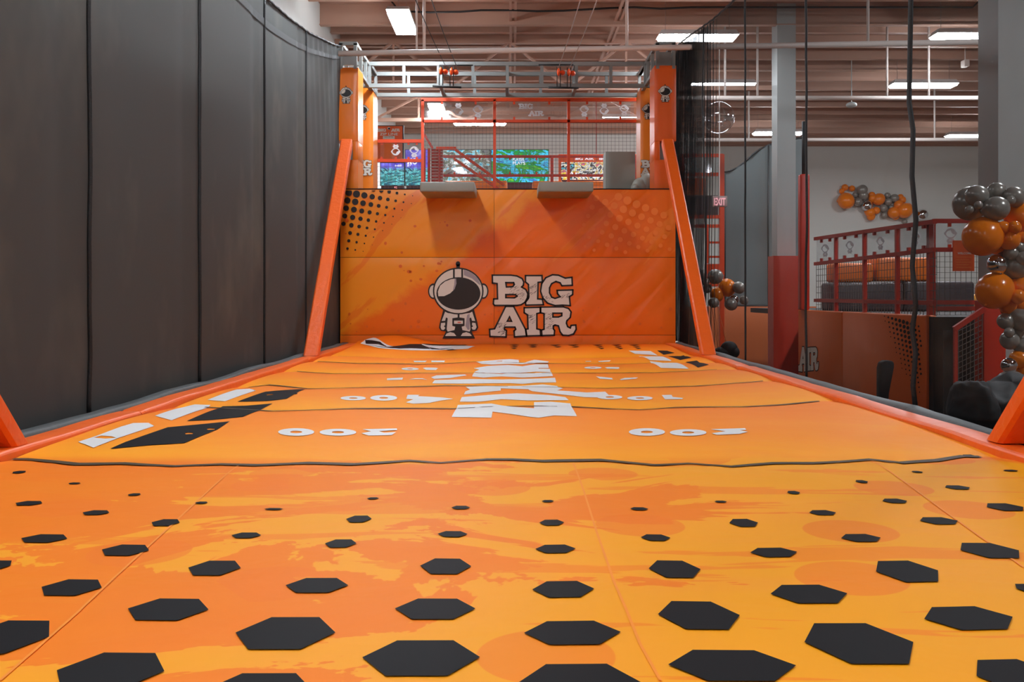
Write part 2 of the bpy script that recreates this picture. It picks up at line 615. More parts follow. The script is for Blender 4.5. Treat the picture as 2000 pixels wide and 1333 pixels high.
# roof beams across the hall
beams = [15.6 + 1.12 * i for i in range(16)]
for i, yy in enumerate(beams):
    bb = MB()
    d = 0.26 if i != 3 else 0.42
    bb.box(XL, XR, yy - 0.02, yy + 0.02, ZCEIL - d, ZCEIL)
    bb.box(XL, XR, yy - 0.07, yy + 0.07, ZCEIL - d - 0.02, ZCEIL - d)
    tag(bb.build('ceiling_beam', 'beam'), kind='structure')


# open-web roof trusses across the hall
def roof_truss(yy, zt, zb, x0, x1, panel, label):
    t = empty('roof_truss', ((x0 + x1) / 2, yy, zb))
    tag(t, label, 'roof truss', 'open roof trusses')
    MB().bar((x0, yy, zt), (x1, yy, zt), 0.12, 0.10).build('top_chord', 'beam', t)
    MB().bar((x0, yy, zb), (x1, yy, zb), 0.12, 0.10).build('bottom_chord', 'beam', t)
    n = int((x1 - x0) / panel)
    w = MB()
    for i in range(n):
        xa = x0 + i * panel
        w.bar((xa, yy, zb), (xa + panel / 2, yy, zt), 0.055, 0.055)
        w.bar((xa + panel / 2, yy, zt), (xa + panel, yy, zb), 0.055, 0.055)
        w.bar((xa + panel / 2, yy, zt), (xa + panel / 2, yy, zb), 0.045, 0.045)
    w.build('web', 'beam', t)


roof_truss(20.6, ZCEIL - 0.32, ZCEIL - 1.36, XL, 6.0, 2.6, 'pale open-web roof truss above the gantry, nearer of the two')
roof_truss(26.2, ZCEIL - 0.32, ZCEIL - 1.00, XL, 6.0, 2.6, 'farther open-web roof truss, behind the gantry')

# members running along the hall under the deck
for k, (px, yy0, yy1, lab) in enumerate(((1002, 15.2, 26, 'thin bounce-tinted roof tie running away above the middle of the mat'),
                                         (1218, 15.2, 26, 'double bounce-tinted roof tie running away above the right tower'))):
    x = (px - CX) * 18.0 / F
    bb = MB()
    bb.bar((x - 0.05, yy0, ZCEIL - 0.33), (x - 0.05, yy1, ZCEIL - 0.33), 0.05, 0.05)
    bb.bar((x + 0.05, yy0, ZCEIL - 0.33), (x + 0.05, yy1, ZCEIL - 0.33), 0.05, 0.05)
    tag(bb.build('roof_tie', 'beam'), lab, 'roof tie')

# sprinkler pipes with drop hangers
def pipe(y, z0, z1, x0, x1, hang, label):
    t = empty('sprinkler_pipe', ((x0 + x1) / 2, y, z0))
    tag(t, label, 'pipe', 'white sprinkler pipes')
    MB().tube([(x0, y, z0), (x1, y, z1)], 0.05, 12).build('main_pipe', 'pipe', t, smooth=True)
    for xh in hang:
        zz = lerp(z0, z1, (xh - x0) / (x1 - x0))
        MB().tube([(xh, y, zz), (xh, y, ZCEIL)], 0.018 if xh < -1.6 else 0.026, 8).build('hanger', 'pipe', t, smooth=True)


pipe(16.05, ZC + 4.22, ZC + 4.44, -3.02, 9.0, (-1.66, -1.53, 2.0, 6.2), 'white sprinkler pipe passing in front of both towers')
pipe(19.9, ZC + 4.27, ZC + 4.27, 3.2, 20.5, (4.6, 5.3, 8.1, 9.0, 13), 'white sprinkler pipe under the second row of lamps, behind the net')
pipe(25.3, ZC + 4.28, ZC + 4.30, 4.0, 20.5, (6.5, 11.6, 14.5), 'farthest white sprinkler pipe, above the white far wall')


# ------------------------------------------------------------------ ceiling lamps
def lamp_proto(alongx, lm):
    t = empty('high_bay_lamp', (0, 0, 0))
    L, W = 1.6, 0.42
    a, c = (L / 2, W / 2) if alongx else (W / 2, L / 2)
    h = MB()
    h.hexa([(-a * 0.93, -c * 0.8, 0.1), (a * 0.93, -c * 0.8, 0.1), (a * 0.93, c * 0.8, 0.1), (-a * 0.93, c * 0.8, 0.1)],
           [(-a, -c, 0.0), (a, -c, 0.0), (a, c, 0.0), (-a, c, 0.0)])
    h.build('housing', 'lamp_body', t)
    d = MB()
    e = 0.02
    d.hexa([(-a + e, -c + e, -0.002), (a - e, -c + e, -0.002), (a - e, c - e, -0.002), (-a + e, c - e, -0.002)],
           [(-a * 0.94, -c * 0.86, -0.05), (a * 0.94, -c * 0.86, -0.05), (a * 0.94, c * 0.86, -0.05), (-a * 0.94, c * 0.86, -0.05)])
    d.build('diffuser', lm, t)
    for s in (-0.8, 0.8):
        p = (a * s, 0) if alongx else (0, c * s)
        MB().tube([(p[0], p[1], 0.1), (p[0], p[1], 6.0 - 5.2 + 0.05)], 0.006, 6).build('hanging_wire', 'cable', t)
    return t


LG = 'linear high bay lamps under the roof'
lamps_x = [(1362, 75, 18.5, 'lit lamp half seen past the top corner of the right net'),
           (1411, 167, 22.7, 'lit lamp above the white pipe, just right of the right tower'),
           (1900, 70, 18.4, 'highest lit lamp beside the large grey column'),
           (1803, 166, 22.7, 'lit lamp crossed by the thick black net webbing'),
           (1520, 260, 29.4, 'lit lamp partly behind the slim grey column'),
           (1897, 265, 29.9, 'lowest thin lit lamp, above the white far wall'),
           (937, 240.5, 27.7, 'lit lamp strip just under the clear panels of the platform fence'),
           (1226, 232.5, 27.0, 'lit lamp strip behind the last clear fence panel')]
lx, lxr, lxs = lamp_proto(True, 'lamp'), lamp_proto(True, 'lamp_rear'), lamp_proto(True, 'lamp_side')
used = set()
for i, (px, py, Y, lab) in enumerate(lamps_x):
    pr = lxs if px > 1480 else lxr if Y > 20 else lx
    o = pr if pr.name not in used else copy_tree(pr)
    used.add(pr.name)
    o.location = P(px, py, Y)
    o.location.z = ZC + 5.2
    tag(o, lab, 'ceiling lamp', LG)
lz, lzr, lzs = lamp_proto(False, 'lamp'), lamp_proto(False, 'lamp_rear'), lamp_proto(False, 'lamp_side')
lamps_y = [(-2.08, 17.5, 'large bright lamp above the white pipe, near the left wall'),
           (-2.08, 25.7, 'bright lamp seen through the first clear fence panel'),
            (-2.08, 12.0, 'lamp above the far half of the mat, nearest to the left tower'),
            (-2.08, 6.5, 'lamp above the near half of the mat, by the left net'),
            (-2.08, 1.0, 'lamp above the near end of the mat, by the left net'),
            (2.4, -1.4, 'added unseen lamp behind the camera, by the right net'),  # added out of view to brighten the near right of the mat
            (8.6, 6.0, 'added unseen lamp outside the right net, nearest to the front wall'),  # added out of view to brighten the large column and balloons
            (8.6, 12.5, 'unseen lamp above the neighbouring attraction, outside the right net')]  # out of view, its power raised to brighten the balloon column
for i, (x, y, lab) in enumerate(lamps_y):
    pr = lzs if x > 6 else lzr if y > 20 else lz
    o = pr if pr.name not in used else copy_tree(pr)
    used.add(pr.name)
    o.location = (x, y, ZC + 5.2)
    tag(o, lab, 'ceiling lamp', LG)

# ------------------------------------------------------------------ the airbag mat
ZM = 0.97
LINES_PX = [
    [(25, 903), (50, 903), (85, 906), (150, 912), (240, 909), (340, 914), (430, 910), (500, 911), (600, 907), (690, 910), (800, 904), (860, 909), (950, 902), (1000, 902), (1060, 905), (1175, 902), (1280, 911), (1345, 908), (1430, 915), (1510, 909), (1590, 907), (1700, 899), (1760, 906), (1830, 902), (1880, 893), (1915, 894)],
    [(400, 797), (530, 805), (640, 803), (695, 801), (883, 801), (960, 797), (1030, 796), (1125, 797), (1250, 801), (1320, 797), (1445, 796), (1530, 793), (1600, 787)],
    [(485, 756), (525, 752), (600, 760), (700, 759), (800, 757), (870, 755), (960, 756), (1080, 757), (1180, 760), (1350, 757), (1490, 747)],
    [(580, 726), (650, 730), (725, 730), (840, 730), (940, 729), (1060, 729), (1240, 730), (1280, 731), (1400, 724)],
    [(620, 707), (700, 711), (825, 713), (925, 709), (1070, 711), (1200, 712), (1270, 710)],
    [(660, 696), (775, 702), (925, 700), (1090, 702), (1200, 701), (1300, 696)],
]


def plane_xy(px, py, z=ZM):
    Y = F * (ZC - z) / (py - HY)
    return ((px - CX) * Y / F, Y)


LTAB = [[plane_xy(*p) for p in L] for L in LINES_PX]


def yline(k, x):
    return interp(LTAB[k], x)


def band(x, y):
    """index of the zone and how far across it (0 near .. 1 far)"""
    lo = None
    for k in range(len(LTAB)):
        yk = yline(k, x)
        if y < yk:
            if k == 0:
                return 0, max(0.0, min(1.0, (y + 0.5) / (yk + 0.5))), None, yk - y
            return k, (y - lo) / max(1e-3, yk - lo), y - lo, yk - y
        lo = yk
    return len(LTAB), max(0.0, min(1.0, (y - lo) / (16.4 - lo))), y - lo, None


def mat_z(x, y):
    k, u, d0, d1 = band(x, y)
    z = ZM
    if d0 is None:
        z += 0.022 * (1 - exp(-max(d1, 0) / 0.18))
    elif d1 is None:
        z += 0.018 * (1 - exp(-max(d0, 0) / 0.2)) + 0.02 * min(1, max(0, (y - 14.6) / 1.0))
    else:
        z += 0.030 * (max(0.0, 4 * u * (1 - u)) ** 0.7) * (0.8 if k > 1 else 1.0)
    w = noise.noise(Vector((x * 0.55, y * 0.5, 1.3)))
    z += 0.012 * w + 0.006 * noise.noise(Vector((x * 1.7, y * 1.1, 5.0)))
    # the far left corner of the bag stands up against the padded wall
    z += 0.16 * exp(-((x + 2.1) / 0.62) ** 2 - ((y - 16.35) / 0.42) ** 2)
    return z


def on_mat(px, py):
    Y = F * (ZC - ZM) / (py - HY)
    for _ in range(8):
        x = (px - CX) * Y / F
        Y = 0.5 * Y + 0.5 * F * (ZC - mat_z(x, Y)) / (py - HY)
        Y = min(Y, 16.4)
    return ((px - CX) * Y / F, Y)


AB = MB()
BAND = []
NX, Y0M, Y1M, XM = 96, -0.6, 16.42, 2.712
ys = []
y = Y0M
while y < Y1M:
    ys.append(y)
    y += 0.06 if y < 9 else 0.045
ys.append(Y1M)
grid = []
for yy in ys:
    for i in range(NX + 1):
        x = -XM + 2 * XM * i / NX
        grid.append((x, yy, mat_z(x, yy)))
        BAND.append(band(x, yy)[1])
fc = []
for j in range(len(ys) - 1):
    for i in range(NX):
        a = j * (NX + 1) + i
        fc.append((a, a + 1, a + NX + 2, a + NX + 1))
AB.add(grid, fc, 0)
WT = MB()      # white lettering and figures


def drape(tris, m, lift=0.004, maxlen=0.16):
    """lay flat print on the waved fabric"""
    todo = [list(t) for t in tris]
    while todo:
        t = todo.pop()
        e = [(Vector(t[i]) - Vector(t[(i + 1) % 3])).length for i in range(3)]
        k = e.index(max(e))
        if e[k] > maxlen:
            a, bb, c = t[k], t[(k + 1) % 3], t[(k + 2) % 3]
            mid = ((a[0] + bb[0]) / 2, (a[1] + bb[1]) / 2)
            todo += [[a, mid, c], [mid, bb, c]]
        else:
            if (t[1][0] - t[0][0]) * (t[2][1] - t[0][1]) - (t[2][0] - t[0][0]) * (t[1][1] - t[0][1]) < 0:
                t = [t[0], t[2], t[1]]
            (WT if m == 3 else AB).add([(p[0], p[1], mat_z(*p) + lift) for p in t], [(0, 1, 2)], 0 if m == 3 else m)


def print_px(contours, m, lift=0.004):
    drape(tess([[on_mat(*p) for p in c] for c in contours]), m, lift)


# thin dark lines between the zones
for k, L in enumerate(LTAB):
    w0 = 0.034 if k == 0 else 0.026
    pts = []
    for (xa, ya), (xb, yb) in zip(L, L[1:]):
        n = max(1, int((xb - xa) / 0.08))
        pts += [(lerp(xa, xb, i / n), lerp(ya, yb, i / n)) for i in range(n)]
    pts.append(L[-1])
    tr = []
    for i in range(len(pts) - 1):
        wa, wb = [w0 * (0.75 + 0.5 * noise.noise(Vector((p[0] * 1.5, k * 3.1, 0)))) for p in (pts[i], pts[i + 1])]
        a, bb = pts[i], pts[i + 1]
        tr += [[(a[0], a[1] - wa), (bb[0], bb[1] - wb), (bb[0], bb[1] + wb)], [(a[0], a[1] - wa), (bb[0], bb[1] + wb), (a[0], a[1] + wa)]]
    drape(tr, 2, 0.006, 0.3)

# stitched seams running along the bag
for seam in ([(1119, 906), (1140, 960), (1165, 1040), (1200, 1140), (1222, 1190), (1250, 1260), (1290, 1332)],
             [(1700, 900), (1790, 960), (1900, 1040), (1999, 1110)], [(470, 906), (300, 1060), (150, 1200), (0, 1332)]):
    W_ = [on_mat(*p_) for p_ in seam]
    for q_ in ribbon(W_, 0.008, False):
        drape([[q_[0], q_[1], q_[2]], [q_[0], q_[2], q_[3]]], 4, 0.003)

# printed black hexagons
HEXL = [(75, 88, 48, 10), (291, 132, 48, 6), (525, 176, 50, 9), (113, 210, 105, 17), (375, 247, 105, 18), (787, 208, 50, 8), (647, 286, 110, 26), (1070, 233, 76, 7), (1457, 191, 48, 7), (1800, 227, 74, 13), (1402, 272, 100, 26), (1768, 331, 118, 22), (962, 336, 116, 21), (173, 348, 180, 32), (490, 394, 184, 43), (1331, 368, 124, 31), (838, 464, 205, 57), (1741, 457, 200, 60), (-20, 455, 120, 46), (280, 540, 235, 63), (1238, 532, 245, 57), (657, 626, 315, 85), (1700, 624, 315, 80), (24, 733, 335, 130), (1115, 718, 390, 125), (432, 868, 420, 148), (1645, 815, 460, 138), (1005, 950, 440, 150)]
HEXR = [(140, 202, 50, 8), (497, 232, 72, 11), (815, 204, 50, 7), (1100, 168, 50, 14), (1366, 125, 48, 10), (1583, 87, 45, 6), (1948, 82, 60, 6), (1740, 148, 97, 15), (1495, 201, 97, 17), (1213, 247, 105, 19), (905, 287, 112, 33), (561, 345, 116, 24), (155, 286, 98, 22), (170, 389, 158, 32), (1022, 403, 184, 36), (1363, 346, 155, 30), (1667, 279, 148, 27), (1926, 225, 142, 29), (1866, 395, 228, 58), (1543, 476, 242, 90), (635, 468, 203, 66), (1160, 566, 300, 72), (1783, 660, 345, 92), (730, 648, 320, 108), (200, 547, 242, 63), (236, 717, 378, 92), (1355, 757, 425, 158), (860, 845, 500, 120), (265, 920, 500, 165), (2020, 545, 100, 60), (1975, 885, 320, 130), (1793, 28, 62, 17)]
for src, ox in ((HEXL, 0), (HEXR, 1000)):
    for (cx_, cy_, w_, h_) in src:
        px, py, w_, h_ = ox + cx_ / 2, 880 + cy_ / 2, w_ / 2, h_ / 2
        x, yc = on_mat(px, py)
        ya = on_mat(px, py + h_ / 2)[1]
        yb = on_mat(px, py - h_ / 2)[1]
        R = w_ / 2 * yc / F
        dy = min((yb - ya) / 2, R * 1.1)
        # pointed to the sides; edges rather slanted, as the cloth pulls them
        pts = [(x - R, yc), (x - R * 0.5, yc - dy), (x + R * 0.5, yc - dy), (x + R, yc), (x + R * 0.5, yc + dy), (x - R * 0.5, yc + dy)]
        drape(tess([pts]), 1, 0.004)

T5 = lambda c, ox, oy, s: [(ox + p[0] / s, oy + p[1] / s) for p in c]
ZIP = [[(270, 512), (600, 498), (1015, 545), (1015, 485), (1180, 480), (1370, 497), (1435, 622), (1215, 615), (1060, 637), (980, 630), (610, 578), (600, 637), (210, 630)],
       [(310, 435), (700, 405), (850, 398), (1160, 415), (1320, 435), (1355, 465), (950, 468), (700, 455), (480, 480), (290, 480)],
       [(345, 335), (600, 325), (900, 325), (1100, 310), (1240, 325), (1300, 350), (1240, 370), (1330, 375), (1530, 390), (1710, 382), (1745, 415), (1640, 438), (1500, 435), (1200, 400), (1000, 378), (970, 366), (960, 358), (690, 350), (690, 371), (330, 410), (345, 378), (390, 362)],
       [(20, 300), (45, 268), (420, 258), (700, 262), (1220, 245), (1232, 290), (1050, 292), (900, 305), (780, 298), (400, 302)],
       [(10, 240), (60, 222), (340, 213), (358, 222), (200, 247), (40, 256)],
       [(430, 195), (700, 210), (780, 200), (1185, 190), (1200, 228), (900, 243), (700, 232), (520, 243), (410, 232)],
       [(425, 152), (560, 130), (760, 120), (900, 132), (1030, 113), (1150, 113), (1160, 150), (1060, 150), (1060, 156), (1170, 158), (1178, 188), (1030, 185), (850, 200), (700, 203), (430, 188), (480, 165)]]
for c in ZIP:
    print_px([T5(c, 840, 690, 5)], 3)
print_px([T5([(445, 88), (600, 75), (780, 62), (865, 70), (868, 98), (930, 95), (1020, 68), (1160, 85), (1150, 97), (1040, 98), (900, 112), (760, 110), (600, 115), (500, 110)], 840, 690, 5), T5([(640, 86), (660, 80), (710, 77), (700, 84)], 840, 690, 5)], 3)
# distance figures
RING = [(578.5, 845.5, 35.5, 7.5), (660, 846, 36, 6.8), (1263.5, 845.5, 35.5, 7.5), (1344, 846.5, 36, 6.5),
        (690, 779, 25, 4.2), (749.5, 778.5, 26.5, 5.5), (1191, 777, 24.5, 4.2), (1250, 779, 25, 4),
        (801, 721.5, 17, 2.6), (1158, 719.3, 17, 2.2)]
for (cx_, cy_, rx, ry) in RING:
    print_px([ell(cx_, cy_, rx, ry, 22), ell(cx_, cy_, rx * 0.34, ry * 0.34, 12)], 3)
MARKS = [T5([(1415, 400), (1550, 397), (1552, 403), (1480, 408), (1500, 414), (1548, 411), (1530, 423), (1440, 425), (1412, 416), (1450, 408)], 0, 640, 2),
         T5([(775, 400), (910, 396), (915, 402), (850, 407), (890, 404), (922, 410), (890, 418), (800, 422), (780, 416), (835, 408)], 1000, 640, 2),
         T5([(835, 700), (970, 700), (950, 715), (1050, 720), (1230, 730), (1345, 745), (1200, 765), (1080, 790), (900, 800), (815, 785), (900, 750), (820, 745)], 650, 650, 5.714),
         T5([(1180, 572), (1285, 570), (1300, 592), (1415, 605), (1400, 615), (1215, 618)], 1080, 670, 5.555),
         T5([(605, 516), (785, 506), (775, 530), (605, 536)], 650, 650, 5.714),
         T5([(850, 528), (920, 514), (1000, 514), (1055, 532), (1000, 524), (920, 524)], 650, 650, 5.714),
         T5([(465, 368), (640, 385), (650, 402), (510, 395)], 1080, 670, 5.555),
         T5([(725, 402), (780, 385), (925, 380), (900, 393), (740, 408)], 1080, 670, 5.555),
         T5([(1005, 400), (1040, 394), (1150, 396), (1175, 402), (1150, 422), (1040, 420)], 650, 650, 5.714),
         T5([(560, 272), (600, 266), (715, 268), (725, 280), (700, 287), (590, 284)], 1080, 670, 5.555),
         T5([(900, 318), (1050, 318), (1030, 334), (910, 334)], 650, 650, 5.714),
         T5([(1100, 316), (1250, 316), (1245, 334), (1100, 334)], 650, 650, 5.714),
         T5([(490, 204), (560, 196), (630, 194), (610, 206), (500, 210)], 1080, 670, 5.555),
         T5([(350, 202), (410, 201), (415, 207), (355, 207)], 1080, 670, 5.555)]
for c in MARKS:
    print_px([c], 3)
# flag stripes left and right
LB = [[(340, 553), (460, 500), (790, 385), (1275, 338), (1180, 400), (1080, 440), (920, 508), (660, 523)],
      [(940, 335), (1220, 220), (1400, 215), (1610, 198), (1500, 255), (1380, 302), (1140, 325)],
      [(1335, 183), (1555, 105), (1865, 85), (1720, 160), (1640, 170), (1560, 178)]]
LH = [[[(925, 430), (950, 424), (990, 428), (985, 438), (930, 440)], [(1095, 397), (1120, 391), (1160, 394), (1155, 403), (1100, 404)]],
      [], [[(1560, 127), (1610, 123), (1615, 129), (1565, 132)], [(1750, 122), (1800, 116), (1805, 122), (1760, 127)]]]
for c, h in zip(LB, LH):
    print_px([T5(q, 130, 740, 4) for q in [c] + h], 1)
print_px([T5([(90, 500), (240, 450), (430, 378), (520, 352), (640, 350), (685, 375), (400, 470), (210, 545), (150, 520)], 130, 740, 4),
          T5([(195, 465), (270, 450), (350, 455), (392, 468), (300, 474)], 130, 740, 4)], 3)
print_px([T5([(690, 295), (900, 230), (1000, 205), (1125, 210), (1060, 245), (820, 330)], 130, 740, 4)], 3)
print_px([T5([(1100, 170), (1330, 88), (1430, 82), (1480, 97), (1240, 180)], 130, 740, 4)], 3)
for c in ([(820, 88), (1060, 92), (1135, 140), (890, 122)], [(930, 148), (1190, 152), (1290, 200), (1050, 190)], [(1050, 203), (1340, 222), (1475, 285), (1170, 275)]):
    print_px([T5(c, 1080, 670, 5.555)], 3)
for c in ([(1130, 85), (1240, 88), (1320, 112), (1200, 132)], [(1250, 150), (1420, 138), (1500, 165), (1380, 190)], [(1440, 212), (1560, 195), (1690, 240), (1572, 272)]):
    print_px([T5(c, 1080, 670, 5.555)], 1)
# the big printed badge folded up in the far left corner
BADGE = [[(360, 210), (420, 165), (500, 140), (620, 138), (760, 160), (900, 182), (1110, 195), (1170, 215), (1400, 240), (1700, 238), (1850, 245), (1760, 280), (1550, 290), (1350, 302), (1000, 300), (760, 285), (600, 270), (480, 240)]]
VIS = [[(450, 205), (520, 188), (700, 200), (1000, 215), (1150, 222), (1240, 262), (1270, 285), (1000, 275), (860, 280), (640, 262), (520, 240)]]
print_px([T5(BADGE[0], 650, 640, 6.667)], 3, 0.004)
print_px([T5(VIS[0], 650, 640, 6.667)], 1, 0.009)
for c in ([(420, 170), (620, 150), (690, 165), (700, 175), (600, 165), (430, 190)], [(1240, 262), (1400, 285), (1560, 270), (1420, 292), (1290, 290)], [(1160, 215), (1750, 232), (1720, 242), (1300, 240)], [(1480, 296), (1560, 288), (1620, 298), (1500, 304)]):
    print_px([T5(c, 650, 640, 6.667)], 1, 0.009)
# rows of short dark dashes along the far edge
for col, (x0, n) in enumerate(((80, 4), (290, 3), (520, 3), (720, 3), (990, 4), (1200, 4), (1400, 4))):
    for r in range(n):
        sh = 22 * r * (0 if col < 2 else 1)
        yy = 125 + 18 * r
        wd = 75 - 14 * r
        print_px([T5([(x0 + sh - wd, yy), (x0 + sh + wd * 0.4, yy - 4), (x0 + sh + wd, yy), (x0 + sh, yy + 8)], 990, 650, 5.714)], 1, 0.006)
airbag = empty('landing_airbag', (0, 0, 0))
top = AB.build('top_sheet', ['airbag', 'ink', 'ink_brown', 'white_print', 'seam_thread'], airbag, normals=False, smooth=True)
at = top.data.attributes.new('band', 'FLOAT', 'POINT')
at.data.foreach_set('value', BAND + [0.5] * (len(top.data.vertices) - len(BAND)))
tag(WT.build('printed_lettering', 'white_print', airbag, normals=False, smooth=True), 'white printed lettering, figures and stripes')
MB().box(-XM, XM, Y0M, Y1M, 0.0, 0.86).build('bag_body', 'rail', airbag)
tag(airbag, 'huge orange landing airbag printed with black hexagons, zone lines and white figures', 'airbag')

# ------------------------------------------------------------------ padded side rails, charcoal strips
ZR = 1.03


def rounded_profile(x0, x1, z0, z1, r, n=4):
    pts = []
    for cx_, cz, a0 in ((x1 - r, z1 - r, 0), (x0 + r, z1 - r, pi / 2)):
        for k in range(n + 1):
            a = a0 + pi / 2 * k / n
            pts.append((cx_ + r * cos(a), cz + r * sin(a)))
    return [(x1, z0)] + pts + [(x0, z0)]


def loft(mb, prof_at, ys_, m=0):
    n = len(prof_at(ys_[0]))
    k = len(mb.v)
    v = []
    for yy in ys_:
        v += [(p[0], yy, p[1]) for p in prof_at(yy)]
    f = [(i * n + j, i * n + (j + 1) % n, (i + 1) * n + (j + 1) % n, (i + 1) * n + j) for i in range(len(ys_) - 1) for j in range(n)]
    f += [tuple(range(n)), tuple(reversed(range((len(ys_) - 1) * n, len(ys_) * n)))]
    return mb.add(v, f, m)


for side, cuts, lab in ((-1, (-0.5, 6.8, 12.4, 16.45), 'long orange padded rail between the mat and the left net'),
                        (1, (-0.5, 4.2, 11.2, 16.45), 'long orange padded rail between the mat and the right net')):
    t = empty('padded_rail', (side * 2.81, 8, 0))
    tag(t, lab, 'padded rail', 'padded rails along the mat')
    for ya, yb in zip(cuts, cuts[1:]):
        yl = [ya + 0.006, ya + 0.05] + [lerp(ya, yb, i / 24) for i in range(1, 24)] + [yb - 0.05, yb - 0.006]

        def prof_r(yy, ya=ya, yb=yb, side=side):
            e = min(yy - ya, yb - yy)
            sq = 0.018 * exp(-max(e, 0) / 0.03)
            w = 0.008 * noise.noise(Vector((yy * 1.1, side * 7, 0))) + 0.004 * noise.noise(Vector((yy * 4, side, 3)))
            a, c = 2.715 + sq + w, 2.905 - sq
            if side < 0:
                a, c = -c, -a
            return rounded_profile(a, c, 0.0, ZR - sq + w, 0.03)
        loft(MB(), prof_r, yl).build('pad_segment', 'rail', t, smooth=True).data.set_sharp_from_angle(angle=0.3)
    s = MB()
    yl = [lerp(-0.5, 16.45, i / 60) for i in range(61)]

    def prof_s(yy, side=side):
        w = 0.02 * noise.noise(Vector((yy * 0.8, side * 3, 1))) + 0.008 * noise.noise(Vector((yy * 3, side * 3, 1)))
        a, c = 2.91, 3.045
        if side < 0:
            a, c = -c, -a
        return rounded_profile(a, c, 0.0, ZR + 0.01 + w, 0.03, 2)
    loft(s, prof_s, yl)
    tag(s.build('edge_pad', 'strip', smooth=True), 'charcoal edge pad tucked under the %s net' % ('left' if side < 0 else 'right'), 'edge pad', 'charcoal edge pads')


# ------------------------------------------------------------------ leaning braces
def brace(p0, p1, w, h, lab):
    b_ = MB()
    p0, p1 = Vector(p0), Vector(p1)
    d = (p1 - p0)
    n = 14
    s = Vector((1, 0, 0))
    t = s.cross(d.normalized()).normalized()
    vv, ff = [], []
    prof_ = rounded_profile(-w / 2, w / 2, -h / 2, h / 2, 0.03, 3)
    prof_ = prof_[1:-1] + [(-w / 2, -h / 2 + 0.02), (-w / 2 + 0.02, -h / 2), (w / 2 - 0.02, -h / 2), (w / 2, -h / 2 + 0.02)]
    m_ = len(prof_)
    if t.y > 0:
        pass
    for i in range(n + 1):
        c = p0 + d * (i / n)
        k = 1.0 + 0.02 * noise.noise(Vector((i * 0.9, w * 9 + p0.x, 0)))
        ring = [c + s * (q[0] * k) - t * (q[1] * k) for q in prof_]
        if i == 0:      # the foot is cut level and sits on the rail
            dn = d.normalized()
            ring = [r_ + dn * ((ZR + 0.004 - r_.z) / dn.z) for r_ in ring]
        vv += ring
    for i in range(n):
        ff += [(i * m_ + j, i * m_ + (j + 1) % m_, (i + 1) * m_ + (j + 1) % m_, (i + 1) * m_ + j) for j in range(m_)]
    ff += [tuple(range(m_)), tuple(range(n * m_, (n + 1) * m_))]
    b_.add(vv, ff)
    o = b_.build('padded_brace', 'brace', smooth=True)
    try:
        o.data.set_sharp_from_angle(angle=0.35)
    except Exception:
        pass
    return tag(o, lab, 'padded brace', 'leaning padded braces')


brace((-2.81, 12.95, 1.06), (-2.93, 16.35, ZC + 2.72), 0.20, 0.16, 'leaning orange padded brace from the rail to the left tower')
brace((2.80, 13.2, 1.06), (2.755, 16.35, ZC + 2.72), 0.20, 0.16, 'leaning orange padded brace from the rail to the right tower')
brace((-2.83, 5.14, 1.06), (-2.93, 1.9, 4.7), 0.18, 0.12, 'cropped orange brace foot on the left rail, nearest the camera')
brace((2.84, 5.26, 1.06), (2.93, 1.9, 4.7), 0.18, 0.12, 'cropped orange brace foot on the right rail, nearest the camera')

# ------------------------------------------------------------------ printed badge and slab lettering
HEAD = (455, 478)


